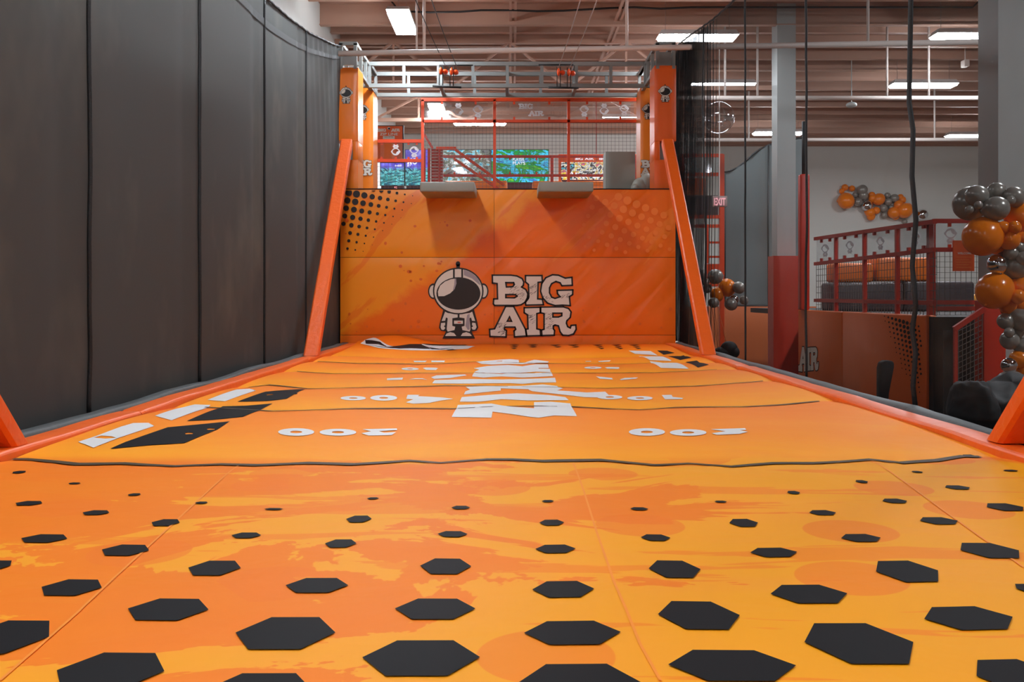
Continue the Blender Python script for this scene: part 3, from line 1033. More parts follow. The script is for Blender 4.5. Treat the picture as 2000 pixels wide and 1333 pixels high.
def badge(mb, fn, full=True, ink=1, cream=0, lil=2, red=3, lift=None):
    """space-suit badge in its own 0..1000-ish frame; fn(u, v, layer)"""
    L = lambda k: (lambda u, v: fn(u, v, k))
    if full:
        mb.flat([ell(160, 480, 62, 92)], L(0), ink)
        mb.flat([ell(750, 478, 62, 92)], L(0), ink)
        mb.flat([ell(455, 478, 300, 278, 40)], L(1), ink)
        mb.flat([ell(452, 156, 27, 31, 16)], L(0), ink)
        mb.flat([rect(432, 160, 474, 215)], L(0), ink)
        mb.flat([[(280, 690), (235, 860), (228, 915), (250, 948), (310, 955), (268, 1040), (655, 1040), (612, 955), (670, 948), (692, 910), (682, 850), (640, 690)]], L(0), ink)
        mb.flat([ell(157, 482, 44, 72)], L(2), cream)
        mb.flat([ell(753, 480, 44, 72)], L(2), cream)
        mb.flat([ell(455, 478, 300, 278, 40)], L(3), ink)
        mb.flat([ell(455, 478, 283, 261, 40)], L(4), cream)
        mb.flat([[(520, 224), (610, 258), (690, 330), (724, 410), (700, 400), (620, 330), (522, 290)]], L(5), lil)
        mb.flat([rect(393, 208, 414, 330)], L(5), ink)
        mb.flat([rect(491, 208, 512, 330)], L(5), ink)
        mb.flat([ell(457, 506, 260, 192, 40)], L(6), ink)
        mb.flat([[(220, 540), (214, 485), (240, 415), (300, 365), (370, 338), (428, 330), (434, 390), (412, 455), (360, 505), (290, 538)]], L(7), cream)
        mb.flat([[(412, 332), (430, 330), (434, 390), (412, 455), (390, 480), (408, 400)]], L(8), lil)
        mb.flat([[(300, 722), (330, 738), (448, 752), (448, 790), (385, 800), (385, 890), (420, 900), (410, 940), (330, 958), (318, 930), (330, 800), (310, 790), (300, 830), (258, 832)]], L(2), cream)
        mb.flat([[(620, 722), (590, 738), (470, 752), (470, 790), (530, 800), (530, 890), (495, 900), (505, 940), (590, 958), (600, 930), (588, 800), (606, 790), (618, 830), (655, 832)]], L(2), cream)
        mb.flat([[(560, 760), (590, 745), (590, 930), (570, 940), (540, 890)]], L(3), lil)
        mb.flat([[(252, 856), (300, 852), (300, 880), (285, 895), (302, 915), (285, 938), (258, 936), (246, 905)]], L(2), cream)
        mb.flat([[(620, 852), (658, 856), (672, 905), (655, 936), (625, 935), (612, 910), (632, 895), (618, 880)]], L(2), cream)
        mb.flat([rect(405, 828, 510, 866)], L(3), cream)
        mb.flat([ell(467, 849, 24, 8, 12)], L(4), red)
        mb.flat([[(300, 1010), (318, 980), (360, 964), (405, 975), (432, 1010)]], L(2), cream)
        mb.flat([[(485, 1010), (505, 978), (550, 964), (595, 980), (616, 1010)]], L(2), cream)
    else:
        mb.flat([ell(455, 478, 300, 278, 32), ell(455, 500, 235, 185, 32)], L(0), cream)
        mb.flat([ell(157, 482, 55, 85, 16)], L(1), cream)
        mb.flat([ell(753, 480, 55, 85, 16)], L(1), cream)
        mb.flat([[(690, 540), (690, 440), (640, 360), (560, 325), (480, 320), (500, 420), (570, 500)]], L(1), cream)
        mb.flat([[(300, 760), (620, 760), (690, 900), (610, 960), (640, 1030), (480, 1030), (457, 960), (430, 1030), (270, 1030), (310, 960), (228, 900)], rect(405, 828, 510, 866)], L(0), cream)


SLAB = {
    'B': [[(858, 290), (1080, 290), (1150, 300), (1210, 330), (1230, 370), (1225, 410), (1205, 430), (1255, 460), (1278, 510), (1272, 560), (1245, 610), (1200, 640), (1150, 648), (885, 648), (870, 630), (875, 572), (920, 570), (915, 390), (860, 382)],
          [(1018, 378), (1110, 378), (1118, 400), (1100, 425), (1025, 430)], [(1018, 520), (1130, 520), (1150, 540), (1120, 558), (1018, 556)]],
    'I': [[(1250, 295), (1445, 295), (1450, 370), (1400, 375), (1395, 570), (1450, 575), (1463, 640), (1255, 645), (1250, 612), (1284, 566), (1290, 545), (1285, 400), (1250, 370)]],
    'G': [[(1570, 285), (1640, 290), (1720, 325), (1800, 315), (1805, 410), (1680, 415), (1660, 380), (1610, 365), (1560, 390), (1535, 440), (1535, 500), (1560, 550), (1600, 565), (1660, 545), (1630, 510), (1625, 470), (1810, 465), (1808, 520), (1770, 545), (1780, 650), (1690, 645), (1600, 650), (1510, 620), (1455, 560), (1428, 480), (1442, 390), (1490, 320)]],
    'A': [[(1015, 660), (1110, 660), (1250, 930), (1262, 1010), (1120, 1020), (1115, 950), (1135, 930), (1125, 905), (1005, 905), (1000, 930), (1025, 945), (1020, 1022), (830, 1015), (825, 932), (885, 925)], [(1062, 782), (1085, 835), (1035, 835)]],
    'J': [[(1235, 675), (1425, 670), (1425, 735), (1385, 745), (1385, 925), (1425, 935), (1430, 1005), (1266, 1010), (1254, 930), (1280, 925), (1275, 760), (1235, 735)]],
    'R': [[(1430, 668), (1700, 665), (1760, 685), (1790, 725), (1780, 790), (1740, 830), (1735, 860), (1750, 900), (1780, 915), (1790, 885), (1845, 880), (1850, 930), (1820, 985), (1760, 1005), (1690, 1000), (1660, 960), (1640, 890), (1600, 880), (1580, 890), (1580, 925), (1595, 945), (1590, 1000), (1445, 1005), (1440, 940), (1470, 930), (1470, 745), (1430, 735)],
          [(1575, 740), (1680, 740), (1680, 770), (1640, 785), (1575, 785)]],
}


def wordmark(mb, fn, which='BIGAJR', cream=0, ink=1, outline=18, scratch=False):
    for k in which:
        cs = SLAB[k]
        if outline:
            for c in cs:
                mb.stroke(c, outline, lambda u, v: fn(u, v, 1), ink)
                for p in c:
                    mb.flat([ell(p[0], p[1], outline / 2, outline / 2, 8)], lambda u, v: fn(u, v, 1), ink)
        mb.flat(cs, lambda u, v: fn(u, v, 0), cream)
    if scratch:
        rng = random.Random(3)
        for (cx_, cy_, rx, ry, n) in ((1120, 470, 60, 50, 22), (1215, 520, 20, 60, 12), (1345, 450, 45, 60, 22), (1520, 570, 60, 50, 18), (1730, 530, 50, 30, 16), (970, 880, 60, 40, 22), (1320, 800, 50, 60, 20), (1530, 800, 55, 80, 30), (965, 970, 40, 25, 12), (1540, 910, 30, 15, 8)):
            for _ in range(n):
                x, y = cx_ + rng.uniform(-rx, rx), cy_ + rng.uniform(-ry, ry)
                l_, t_ = rng.uniform(5, 26), rng.uniform(2, 5)
                mb.flat([[(x - l_, y + l_ * 0.6), (x - l_ + t_, y + l_ * 0.6 + t_), (x + l_, y - l_ * 0.6)]], lambda u, v: fn(u, v, 2), ink)


# ------------------------------------------------------------------ the padded end wall
YW = 16.5
wall = empty('padded_wall', (-0.07, YW, 0))
tag(wall, 'orange printed padded end wall at the far end of the mat, with white lettering', 'padded wall')


def wp(px, py, y=YW):
    return P(px, py, y)


def pillow(name, x0, x1, z0, z1, y0, th, mats, parent, puff=0.02, nx=24, nz=16):
    """a stuffed panel: front face swells, its edges are drawn in"""
    b_ = MB()
    v = []
    for j in range(nz + 1):
        for i in range(nx + 1):
            u, w = i / nx, j / nz
            e = (max(0, 1 - abs(2 * u - 1) ** 10)) * (max(0, 1 - abs(2 * w - 1) ** 8))
            wr = 0.006 * noise.noise(Vector((u * 5 + x0, w * 5 + z0, 0.3)))
            v.append((lerp(x0, x1, u), y0 - (puff + wr) * e + puff, lerp(z0, z1, w)))
    f = [(j * (nx + 1) + i, j * (nx + 1) + i + 1, (j + 1) * (nx + 1) + i + 1, (j + 1) * (nx + 1) + i) for j in range(nz) for i in range(nx)]
    b_.add(v, f)
    ring = [i for i in range(nx + 1)] + [j * (nx + 1) + nx for j in range(1, nz + 1)] + [nz * (nx + 1) + i for i in range(nx - 1, -1, -1)] + [j * (nx + 1) for j in range(nz - 1, 0, -1)]
    k = len(b_.v)
    b_.v += [(b_.v[i][0], y0 + th, b_.v[i][2]) for i in ring]
    n = len(ring)
    for i in range(n):
        b_.f.append((ring[i], ring[(i + 1) % n], k + (i + 1) % n, k + i))
        b_.m.append(0)
    b_.f.append(tuple(k + i for i in range(n)))
    b_.m.append(0)
    o = b_.build(name, mats, parent, smooth=True)
    try:
        o.data.set_sharp_from_angle(angle=0.9)
    except Exception:
        pass
    return o


wx0, wxm, wx1 = wp(664, 0).x, wp(965, 0).x, wp(1320, 0).x
wz0, wz1, wz2, wz3 = 0.0, wp(0, 655).z, wp(0, 503).z, wp(0, 370).z
for (xa, xb) in ((wx0, wxm), (wxm, wx1)):
    pillow('upper_panel', xa + 0.003, xb - 0.003, wz2 + 0.004, wz3, YW, 0.14, 'wallpad', wall)
    pillow('lower_panel', xa + 0.003, xb - 0.003, wz1 + 0.004, wz2 - 0.004, YW, 0.14, 'wallpad', wall)
    pillow('foot_panel', xa + 0.003, xb - 0.003, 0.0, wz1 - 0.004, YW, 0.14, 'wallpad', wall, 0.012, 24, 8)
MB().box(wx0 + 0.02, wx1 - 0.02, YW + 0.03, YW + 0.15, 0.01, wz3 - 0.01).build('backing_board', 'black', wall)


def wl(px, py, layer=0, base=0.009):
    p = P(px, py, YW)
    return Vector((p.x, YW - base - 0.0012 * layer, p.z))


lg = MB()
badge(lg, lambda u, v, k: wl(820 + u / 6.06, 490 + v / 6.06, k), True, 1, 0, 2, 3)
wordmark(lg, lambda u, v, k: wl(820 + u / 6.06, 490 + v / 6.06, k), 'BIGAJR', 0, 1, 19, True)
tag(lg.build('printed_logo', ['cream', 'logo_black', 'lilac', 'red_mark'], wall, normals=False), 'cream and black space-suit badge with slab lettering')
MB().box(wx0 + 0.005, wx1 - 0.005, YW + 0.004, YW + 0.15, wz3 + 0.001, wz3 + 0.016).build('top_edge', 'black', wall)
dt = MB()
# black halftone, upper left: rows 9.52 px/px crop
for r in range(-1, 8):
    for c in range(0, 12):
        cx_ = 395 + c * 145.5 - r * 24 - 145.5
        cy_ = 135 + c * 25.5 + r * 145 - 25
        rad = 66 - 7.6 * abs(c - 1) * (1 if c > 0 else 0.2) - 6.0 * max(0, r) - (14 * max(0, c - 2) * 0.05)
        if r < 0:
            rad -= 0
        px, py = 655 + cx_ / 9.52, 365 + cy_ / 9.52
        rp = rad / 9.52
        if rp < 0.5 or px - rp < 665 or px > 815 or py + rp < 373 or (r < 0 and c < 3):
            continue
        cut = [(x, max(y, 372.5)) for x, y in ell(px, py, rp, rp, 18)]
        dt.flat([cut], lambda u, v: wl(u, v), 0)
dt.build('halftone_dots', ['logo_black'], wall, normals=False)
d2 = MB()
for r in range(0, 9):
    for c in range(-4, 9):
        cx_ = 820 + c * 152 - r * 68
        cy_ = 232 + c * 62 + (r - 0) * 149 - c * 0
        px, py = 1130 + cx_ / 8.6, 365 + cy_ / 8.6
        rad = (70 - 6.2 * r - 4.0 * max(0, -c) * 1.2 - 3.0 * max(0, c)) / 8.6
        if rad < 1.2 or py - rad < 373 or px + rad > 1316 or py + rad > 498 or px < 1140:
            continue
        d2.flat([ell(px, py, rad, rad, 16)], lambda u, v: wl(u, v), 0)
rng = random.Random(11)
for _ in range(70):
    px, py = rng.uniform(672, 960), rng.uniform(380, 650)
    if rng.random() < 0.4:
        px = rng.uniform(672, 1310)
        py = rng.uniform(600, 650)
    if abs(py - 503) < 6:
        continue
    rr = rng.choice((1.0, 1.4, 2.0, 2.6, 3.4))
    d2.flat([ell(px, py, rr * rng.uniform(0.8, 1.3), rr, 10)], lambda u, v: wl(u, v, 0, 0.006), 1)
tag(d2.build('tonal_dots', ['dot_light', 'dot_dark'], wall, normals=False), 'paler orange printed dots')

# ------------------------------------------------------------------ launch platform behind the wall
ZP = wz3
tag(MB().box(-3.3, 3.02, YW + 0.72, 27.0, ZP - 0.16, ZP - 0.01).build('launch_platform', 'deck'), 'dark raised platform behind the padded wall, carrying the fence and game screens', 'platform')


tag(MB().box(-3.3, 3.04, YW + 0.74, YW + 0.80, 0, ZP - 0.17).build('added_platform_skirt', 'black'), 'added black skirt under the raised platform, darkening the gap beside the padded wall', 'skirt')  # black sheet put in so the gap beside the wall stays dark


# foam launching steps
def foam_step(px0, px1, lab):
    Yf = 15.44
    x0, x1 = (px0 - CX) * Yf / F, (px1 - CX) * Yf / F
    bb = MB().box(x0, x1, Yf, YW - 0.006, ZP - 0.165, ZP + 0.004)
    ob = bb.build('foam_step', 'grey_foam', bevel=0.025, seg=3)
    return tag(ob, lab, 'foam step', 'grey foam launch steps')


foam_step(820, 927, 'grey foam launch step on the wall top, left of the seam')
foam_step(1052, 1159, 'grey foam launch step on the wall top, right of the seam')
x0, x1 = P(1183, 0, 17.6).x, P(1241, 0, 17.6).x
o = pillow('foam_block', x0, x1, ZP, P(0, 296, 17.6).z, 17.6, 0.5, 'grey_foam', None, 0.02, 10, 12)
tag(o, 'upright grey padded block beside the right tower', 'padded block')
bg = MB()
for (px, py, rx, rz) in ((1252, 356, 0.17, 0.16), (1262, 352, 0.13, 0.2), (1242, 360, 0.10, 0.11)):
    p = P(px, py, 17.35)
    bg.ball((p.x, 17.35, ZP + rz), 1.0, 16, 10, 0, (rx, 0.14, rz))
tag(bg.build('folded_cover', 'grey_foam', smooth=True), 'small crumpled grey cover between the padded block and right tower', 'cover')


# ------------------------------------------------------------------ padded posts of the towers
def padded_post(front, side, y0, y1, px_a, px_b, mat_, lab, ztop, logo_px, logo_s, word_px):
    """front: built with a gap for the brace; the pad wraps a steel tube"""
    xa, xb = (px_a - CX) * y0 / F, (px_b - CX) * y0 / F
    t = empty('padded_post', ((xa + xb) / 2, (y0 + y1) / 2, ZP))
    tag(t, lab, 'padded post', 'orange padded tower posts')
    xm = (xa + xb) / 2
    inner, outer = (xb, xa) if side < 0 else (xa, xb)
    MB().box(xm - 0.06, xm + 0.06, y0 + 0.25, y0 + 0.37, ZP, ztop - 0.03).build('steel_tube', 'steel', t)
    if front:
        zg1, zg0 = P(0, 275, y0).z, P(0, 312, y0).z
        pillow('upper_pad', xa, xb, zg1, ztop, y0, y1 - y0, mat_, t, 0.02, 8, 16)
        e = 0.10 if side < 0 else -0.10
        lo, hi = sorted((inner, inner - e))
        MB().box(lo, hi, y0 + 0.02, y1, zg0, zg1).build('side_pad', mat_, t, bevel=0.012)
        pillow('lower_pad', xa, xb, ZP, zg0, y0 + 0.01, y1 - y0 - 0.01, mat_, t, 0.012, 8, 8)
    else:
        pillow('upper_pad', xa, xb, ZP, ztop, y0, y1 - y0, mat_, t, 0.02, 8, 20)
    lgm = MB()
    fy = y0 - 0.004
    fn = lambda u, v, k: (lambda p: Vector((p.x, fy - 0.001 * k, p.z)))(P(logo_px[0] + (u - 455) * logo_s, logo_px[1] + (v - 580) * logo_s, y0))
    badge(lgm, fn, True, 1, 0, 2, 3)
    # keep the printed badge on its own face
    lim0, lim1 = sorted((xa + 0.005, xb - 0.005))
    lgm.v = [(min(max(p[0], lim0), lim1), p[1], p[2]) for p in lgm.v]
    if word_px:
        wx_, wy_, ws = word_px
        fn2 = lambda u, v, k: (lambda p: Vector((min(max(p.x, lim0), lim1), fy - 0.004 - 0.001 * (2 - k), p.z)))(P(wx_ + (u - 1340) * ws, wy_ + (v - 650) * ws, y0))
        wordmark(lgm, fn2, 'BIGAJR', 0, 1, 30)
    lgm.build('printed_badge', ['cream', 'logo_black', 'lilac', 'red_mark'], t, normals=False)
    return t


padded_post(True, -1, 16.62, 17.2, 656.5, 699, 'post_vinyl', 'front post of the left tower, bright orange padding with badge', P(0, 131, 16.6).z, (676, 185), 0.0385, None)
padded_post(True, 1, 16.62, 17.2, 1278.5, 1321, 'post_shaded', 'front post of the right tower, orange padding in a shaded tone, with badge', P(0, 127, 16.6).z, (1299, 182), 0.0385, None)
padded_post(False, -1, 18.43, 19.06, 693, 728.5, 'post_vinyl', 'rear post of the left tower, half hidden padding with lettering', P(0, 171, 18.4).z, (708, 218), 0.036, (706, 328, 0.042))
padded_post(False, 1, 18.43, 19.06, 1251, 1284, 'post_vinyl', 'rear post of the right tower, half hidden padding with lettering', P(0, 171, 18.4).z, (1266, 217), 0.036, (1272, 328, 0.042))

# ------------------------------------------------------------------ steel gantry joining the towers
gz1, gz0 = ZC + 4.56, ZC + 4.13
gan = empty('steel_gantry', (-0.1, 18.2, gz0))
tag(gan, 'galvanised steel gantry frame spanning between the two orange towers', 'gantry')
gxa, gxb = -2.80, 2.62
for (yy, nm) in ((18.12, 'front'), (18.95, 'rear')):
    b_ = MB()
    b_.bar((gxa - 0.3, yy, gz1), (gxb + 0.3, yy, gz1), 0.075, 0.075)
    b_.build('top_chord', 'steel', gan)
    b_ = MB()
    b_.bar((gxa - 0.3, yy, gz0), (gxb + 0.3, yy, gz0), 0.075, 0.075)
    b_.build('bottom_chord', 'steel', gan)
    for k in range(9):
        x = lerp(gxa, gxb, k / 8)
        MB().box(x - 0.03, x + 0.03, yy - 0.03, yy + 0.03, gz0, gz1).build('strut', 'steel', gan)
for x in (gxa, -1.4, -0.1, 1.25, gxb):
    b_ = MB()
    b_.bar((x, 18.12, gz0), (x, 18.95, gz0), 0.06, 0.06)
    b_.bar((x, 18.12, gz1), (x, 18.95, gz1), 0.06, 0.06)
    b_.build('cross_tie', 'steel', gan)
for (xa, xb) in ((-3.12, -2.80), (2.60, 2.95)):
    b_ = MB()
    z1, z0 = ZC + 4.56, ZC + 4.10
    for x in (xa + 0.03, xb - 0.03):
        b_.bar((x, 16.66, z1), (x, 18.95, z1), 0.06, 0.06)
        b_.bar((x, 16.66, z0 + 0.04), (x, 18.95, z0 + 0.04), 0.06, 0.06)
        for yy in (16.66, 17.25, 17.8):
            b_.box(x - 0.03, x + 0.03, yy - 0.03, yy + 0.03, z0, z1)
    b_.bar((xa, 16.66, z1), (xb, 16.66, z1), 0.06, 0.06)
    b_.build('tower_head', 'steel', gan)
    MB().box(xa + 0.06, xb - 0.06, 16.70, 16.715, z0 + 0.08, z1 - 0.14).build('cover_plate', 'steel', gan)


# zip line cables and trolleys
def zip_cable(x, lab, dark=True):
    pts = []
    for i in range(25):
        yy = lerp(18.1, 1.5, i / 24)
        h = 4.45 - 0.113 * (18.1 - yy) * (1.0 - 0.030 * (18.1 - yy))
        pts.append((x, yy, ZC + h))
    o = MB().tube(pts, 0.007, 6).build('zip_cable', 'cable_dark' if dark else 'cable', smooth=True)
    return tag(o, lab, 'cable', 'zip line cables')


zip_cable(-1.27, 'left cable of the zip line pair above the left foam step')
zip_cable(-1.06, 'right cable of the zip line pair above the left foam step')
zip_cable(0.90, 'left cable of the zip line pair above the right foam step', False)
zip_cable(1.12, 'right cable of the zip line pair above the right foam step', False)


def trolley(pw, bar_, top, lab):
    Y = 17.85
    c = P((bar_[0] + bar_[2]) / 2, 150, Y)
    t = empty('zip_trolley', c)
    tag(t, lab, 'trolley', 'zip line trolleys')
    for (px, py) in pw:
        p = P(px, py, Y)
        w = MB()
        w.ball(p, 1.0, 16, 10, 0, (0.035, 0.10, 0.075))
        w.ball(p + Vector((0.075, 0.06, 0)), 1.0, 16, 10, 0, (0.06, 0.10, 0.05))
        w.build('pulley', 'pulley', t, smooth=True)
        for dx in (-0.03, 0.035):
            MB().tube([p + Vector((dx, 0, 0.10)), Vector((p.x + dx, p.y, P(0, bar_[1], Y).z))], 0.009, 6).build('strap', 'black', t, smooth=True)
    MB().tube([P(bar_[0], bar_[1], Y), P(bar_[2], bar_[3], Y)], 0.02, 10).build('handle_bar', 'black', t, smooth=True)
    MB().tube([P(top[0], top[1], Y), P(top[2], top[1], Y)], 0.013, 8).build('top_bar', 'black', t, smooth=True)


trolley(((861, 139), (882, 140)), (845, 168, 901, 171), (858, 127.5, 924), 'zip line trolley with orange pulleys above the left foam step')
trolley(((1091, 141), (1111, 142)), (1071, 171, 1130, 172), (1052, 126.5, 1120), 'zip line trolley with red pulleys above the right foam step')

# ------------------------------------------------------------------ platform fence
YFN = 19.25


def fp(px, py, dy=0.0):
    p = P(px, py, YFN)
    return Vector((p.x, YFN + dy, p.z))


fence = empty('platform_fence', (0.4, YFN, ZP))
tag(fence, 'tall red steel fence with clear upper panels and wire mesh across the platform', 'fence')


def fbar(name, p0, p1, w, h, parent, m='red_steel'):
    return MB().bar(p0, p1, w, h).build(name, m, parent)


zb_ = ZP
for px in (825.5, 966, 1110.5, 1247):
    p = fp(px, 195)
    MB().box(p.x - 0.03, p.x + 0.03, YFN - 0.03, YFN + 0.03, ZP, p.z).build('post', 'red_steel', fence)
fbar('rail', fp(822, 195), fp(1250, 195), 0.06, 0.07, fence)
fbar('rail', fp(825.5, 237), fp(1250, 237), 0.06, 0.06, fence)


def fence_panel(px0, px1, py0, py1, Y, parent, decals, m='clear'):
    a, b_ = P(px0, py1, Y), P(px1, py0, Y)
    o = MB().box(a.x, b_.x, Y - 0.004, Y + 0.004, a.z, b_.z).build('clear_panel', m, parent)
    for kind, cx_, cy_, s, flip in decals:
        d = MB()
        if kind == 'badge':
            badge(d, lambda u, v, k: (lambda p: Vector((p.x, Y - 0.008 - 0.0005 * k, p.z)))(P(cx_ + (u - 455) * s, cy_ + (v - 580) * s * flip, Y)), False)
        elif kind == 'big':
            wordmark(d, lambda u, v, k: (lambda p: Vector((p.x, Y - 0.008, p.z)))(P(cx_ + (u - 1340) * s, cy_ + (v - 470) * s, Y)), 'BIG', 0, 0, 0)
        elif kind == 'air':
            wordmark(d, lambda u, v, k: (lambda p: Vector((p.x, Y - 0.008, p.z)))(P(cx_ + (u - 1340) * s, cy_ + (v - 840) * s, Y)), 'AJR', 0, 0, 0)
        d.build('printed_emblem' if kind == 'badge' else 'printed_lettering', 'frost', o, normals=False)
    for px in (lerp(px0, px1, 0.25), lerp(px0, px1, 0.75)):
        for py in (py0, py1):
            p = P(px, py, Y)
            MB().box(p.x - 0.022, p.x + 0.022, Y - 0.012, Y + 0.012, p.z - 0.045, p.z + 0.045).build('panel_clip', 'red_steel', parent)
    return o


def wire_mesh(x0, x1, z0, z1, Y, parent, step=0.075, m='wire', r=0.0026):
    w = MB()
    n = int((x1 - x0) / step)
    for i in range(n + 1):
        x = lerp(x0, x1, i / n)
        w.box(x - r, x + r, Y - r, Y + r, z0, z1)
    n = int((z1 - z0) / step)
    for i in range(n + 1):
        z = lerp(z0, z1, i / n)
        w.box(x0, x1, Y - r, Y + r, z - r, z + r)
    return w.build('wire_mesh', m, parent)


fence_panel(830, 962, 200, 233, YFN, fence, (('badge', 895, 215, 0.029, -1), ('badge', 933.5, 217, 0.029, 1)), 'smoked')
fence_panel(970, 1107, 200, 233, YFN, fence, (('big', 1027, 208, 0.030, 1), ('air', 1047, 222, 0.030, 1)), 'smoked')
fence_panel(1114, 1244, 200, 233, YFN, fence, (('badge', 1141, 216, 0.026, 1), ('badge', 1180, 214, 0.026, -1), ('badge', 1219, 215, 0.026, 1)), 'smoked')
for (a, c) in ((828, 964), (968, 1108), (1113, 1246)):
    wire_mesh(fp(a, 0).x, fp(c, 0).x, ZP, fp(0, 240).z, YFN + 0.02, fence)
fbar('drop_bar', fp(1165, 196, 0.05), fp(1165, 300, 0.05), 0.018, 0.018, fence, 'crimson_steel')

# lower guard rail, left end
low = empty('guard_rail', (-2.4, YFN, ZP))
tag(low, 'low orange guard rail with clear badge panel beside the left tower', 'guard rail', 'platform guard rails')
fbar('rail', fp(728, 276), fp(823, 276), 0.06, 0.07, low)
fbar('rail', fp(728, 314), fp(823, 314), 0.06, 0.065, low)
MB().box(fp(728, 0).x - 0.03, fp(728, 0).x + 0.03, YFN - 0.03, YFN + 0.03, ZP, fp(0, 274).z).build('post', 'red_steel', low)
fence_panel(790, 822, 279, 311, YFN, low, (('badge', 809, 296, 0.026, 1),))
fence_panel(732, 787, 279, 311, YFN, low, (('badge', 773, 294, 0.026, -1),))
wire_mesh(fp(730, 0).x, fp(822, 0).x, ZP, fp(0, 318).z, YFN + 0.02, low)

# second guard rail, further back
YG = 22.0


def gp(px, py):
    return P(px, py, YG)


g2 = empty('guard_rail', (0.6, YG, ZP))
tag(g2, 'long red guard rail with clear panels in front of the big game screens', 'guard rail', 'platform guard rails')
for py in (306, 343):
    fbar('rail', gp(858, py), gp(1250, py), 0.06, 0.06, g2, 'crimson_steel')
for px in (860, 965.5, 1078, 1240):
    p = gp(px, 304)
    MB().box(p.x - 0.035, p.x + 0.035, YG - 0.035, YG + 0.035, ZP, p.z).build('post', 'crimson_steel', g2)
fence_panel(863, 961, 309, 340, YG, g2, ())
fence_panel(970, 1074, 309, 340, YG, g2, ())
fence_panel(1083, 1236, 309, 340, YG, g2, ())

# stair handrail coming up onto the platform
st = empty('stair_rail', (-1.0, 20.6, ZP))
tag(st, 'sloping red stair handrail with mesh side panel behind the platform fence', 'handrail')
YS = 20.6
sp = lambda px, py: P(px, py, YS)
for (ya, yb) in (((890, 293), (985, 362)), ((889, 312), (974, 370))):
    fbar('sloping_rail', sp(*ya), sp(*yb), 0.06, 0.06, st, 'red_steel')
fbar('top_rail', sp(852, 290), sp(891, 290), 0.06, 0.07, st, 'red_steel')
fbar('sloping_rail', sp(828, 262), sp(845, 290), 0.05, 0.05, st, 'crimson_steel')
for px in (829, 838, 858):
    p = sp(px, 290)
    MB().box(p.x - 0.025, p.x + 0.025, YS - 0.025, YS + 0.025, ZP, p.z).build('post', 'crimson_steel', st)
a, c = sp(842, 290), sp(865, 290)
MB().box(a.x, c.x, YS + 0.04, YS + 0.08, ZP, a.z).build('side_panel', 'crimson_steel', st)
w = MB()
for k in range(12):
    py = 296 + k * 6
    w.bar(sp(838, py), sp(866, py), 0.012, 0.012)
w.build('wire_mesh', 'cable', st)


# ------------------------------------------------------------------ game screens, signs, seats on the platform
def screen(px0, px1, py0, py1, Y, art_, frame_px, lab, texts=(), stand=None, group='large lit game screens', cat='screen', frame_m='frame_black'):
    a, c = P(px0, py1, Y), P(px1, py0, Y)
    t = empty('game_screen', ((a.x + c.x) / 2, Y, ZP))
    tag(t, lab, cat, group)
    fr = frame_px * Y / F
    h = MB()
    h.box(a.x - fr, c.x + fr, Y + 0.01, Y + 0.12, a.z - fr, c.z + fr)
    h.build('casing', frame_m, t)
    MB().box(a.x, c.x, Y, Y + 0.02, a.z, c.z).build('display', art_, t)
    if texts:
        tx = MB()
        for (body, x0, x1, y0, y1, m) in texts:
            put_text(tx, body, lambda u, v: (lambda p: Vector((p.x, Y - 0.006, p.z)))(P(u, v, Y)), x0, x1, y0, y1, m)
        tx.build('screen_lettering', ['screen_text', 'screen_mark', 'sign_orange'], t, normals=False)
    if a.z - fr > ZP + 0.03:
        MB().box(a.x + 0.02, c.x - 0.02, Y + 0.02, Y + 0.30, ZP - 0.01, a.z - fr).build('cabinet_base', 'maroon', t)
    return t


screen(743, 789, 318, 362, 23.5, 'scr_neon', 1.0, 'dark violet and teal screen below the zip line sign', (('HE', 771, 785, 322, 326, 0), ('5', 769, 776, 364.5, 370, 1)))
screen(792, 836, 293, 362, 23.5, 'scr_neon', 1.0, 'violet and brown screen left of the red stair panel', (('MO', 795, 815, 309, 321, 0), ('AT', 795, 803, 322, 326, 0)))
screen(851, 957, 293, 354, 25.0, 'scr_arena', 1.0, 'grey and green game screen behind the stair handrail', (('GAME', 905, 918, 308, 319, 0),))
screen(960, 1071, 293, 356, 25.0, 'scr_meadow', 1.0, 'bright blue and green game screen left of the orange prize board', (('PLAYER', 1001, 1024, 308, 315, 0), ('PLAYS', 1001, 1026, 316, 322, 0)))
pb = screen(1096, 1244, 317, 351, 25.5, 'scr_prize', 0.6, 'colourful prize display in an orange frame, right of the screens', (('BIG AIR', 1121, 1160, 308, 312.5, 0), ('BIG', 1170, 1182, 308, 312.5, 0), ('PLUS', 1116, 1127, 337, 342, 0)), frame_m='sign_orange')
a, c = P(1091, 317, 25.56), P(1248, 302, 25.56)
MB().box(a.x, c.x, 25.52, 25.64, a.z, c.z).build('header_board', 'sign_orange', pb)
MB().box(a.x, P(1096, 0, 25.5).x, 25.48, 25.6, ZP, a.z).build('side_board', 'sign_orange', pb)

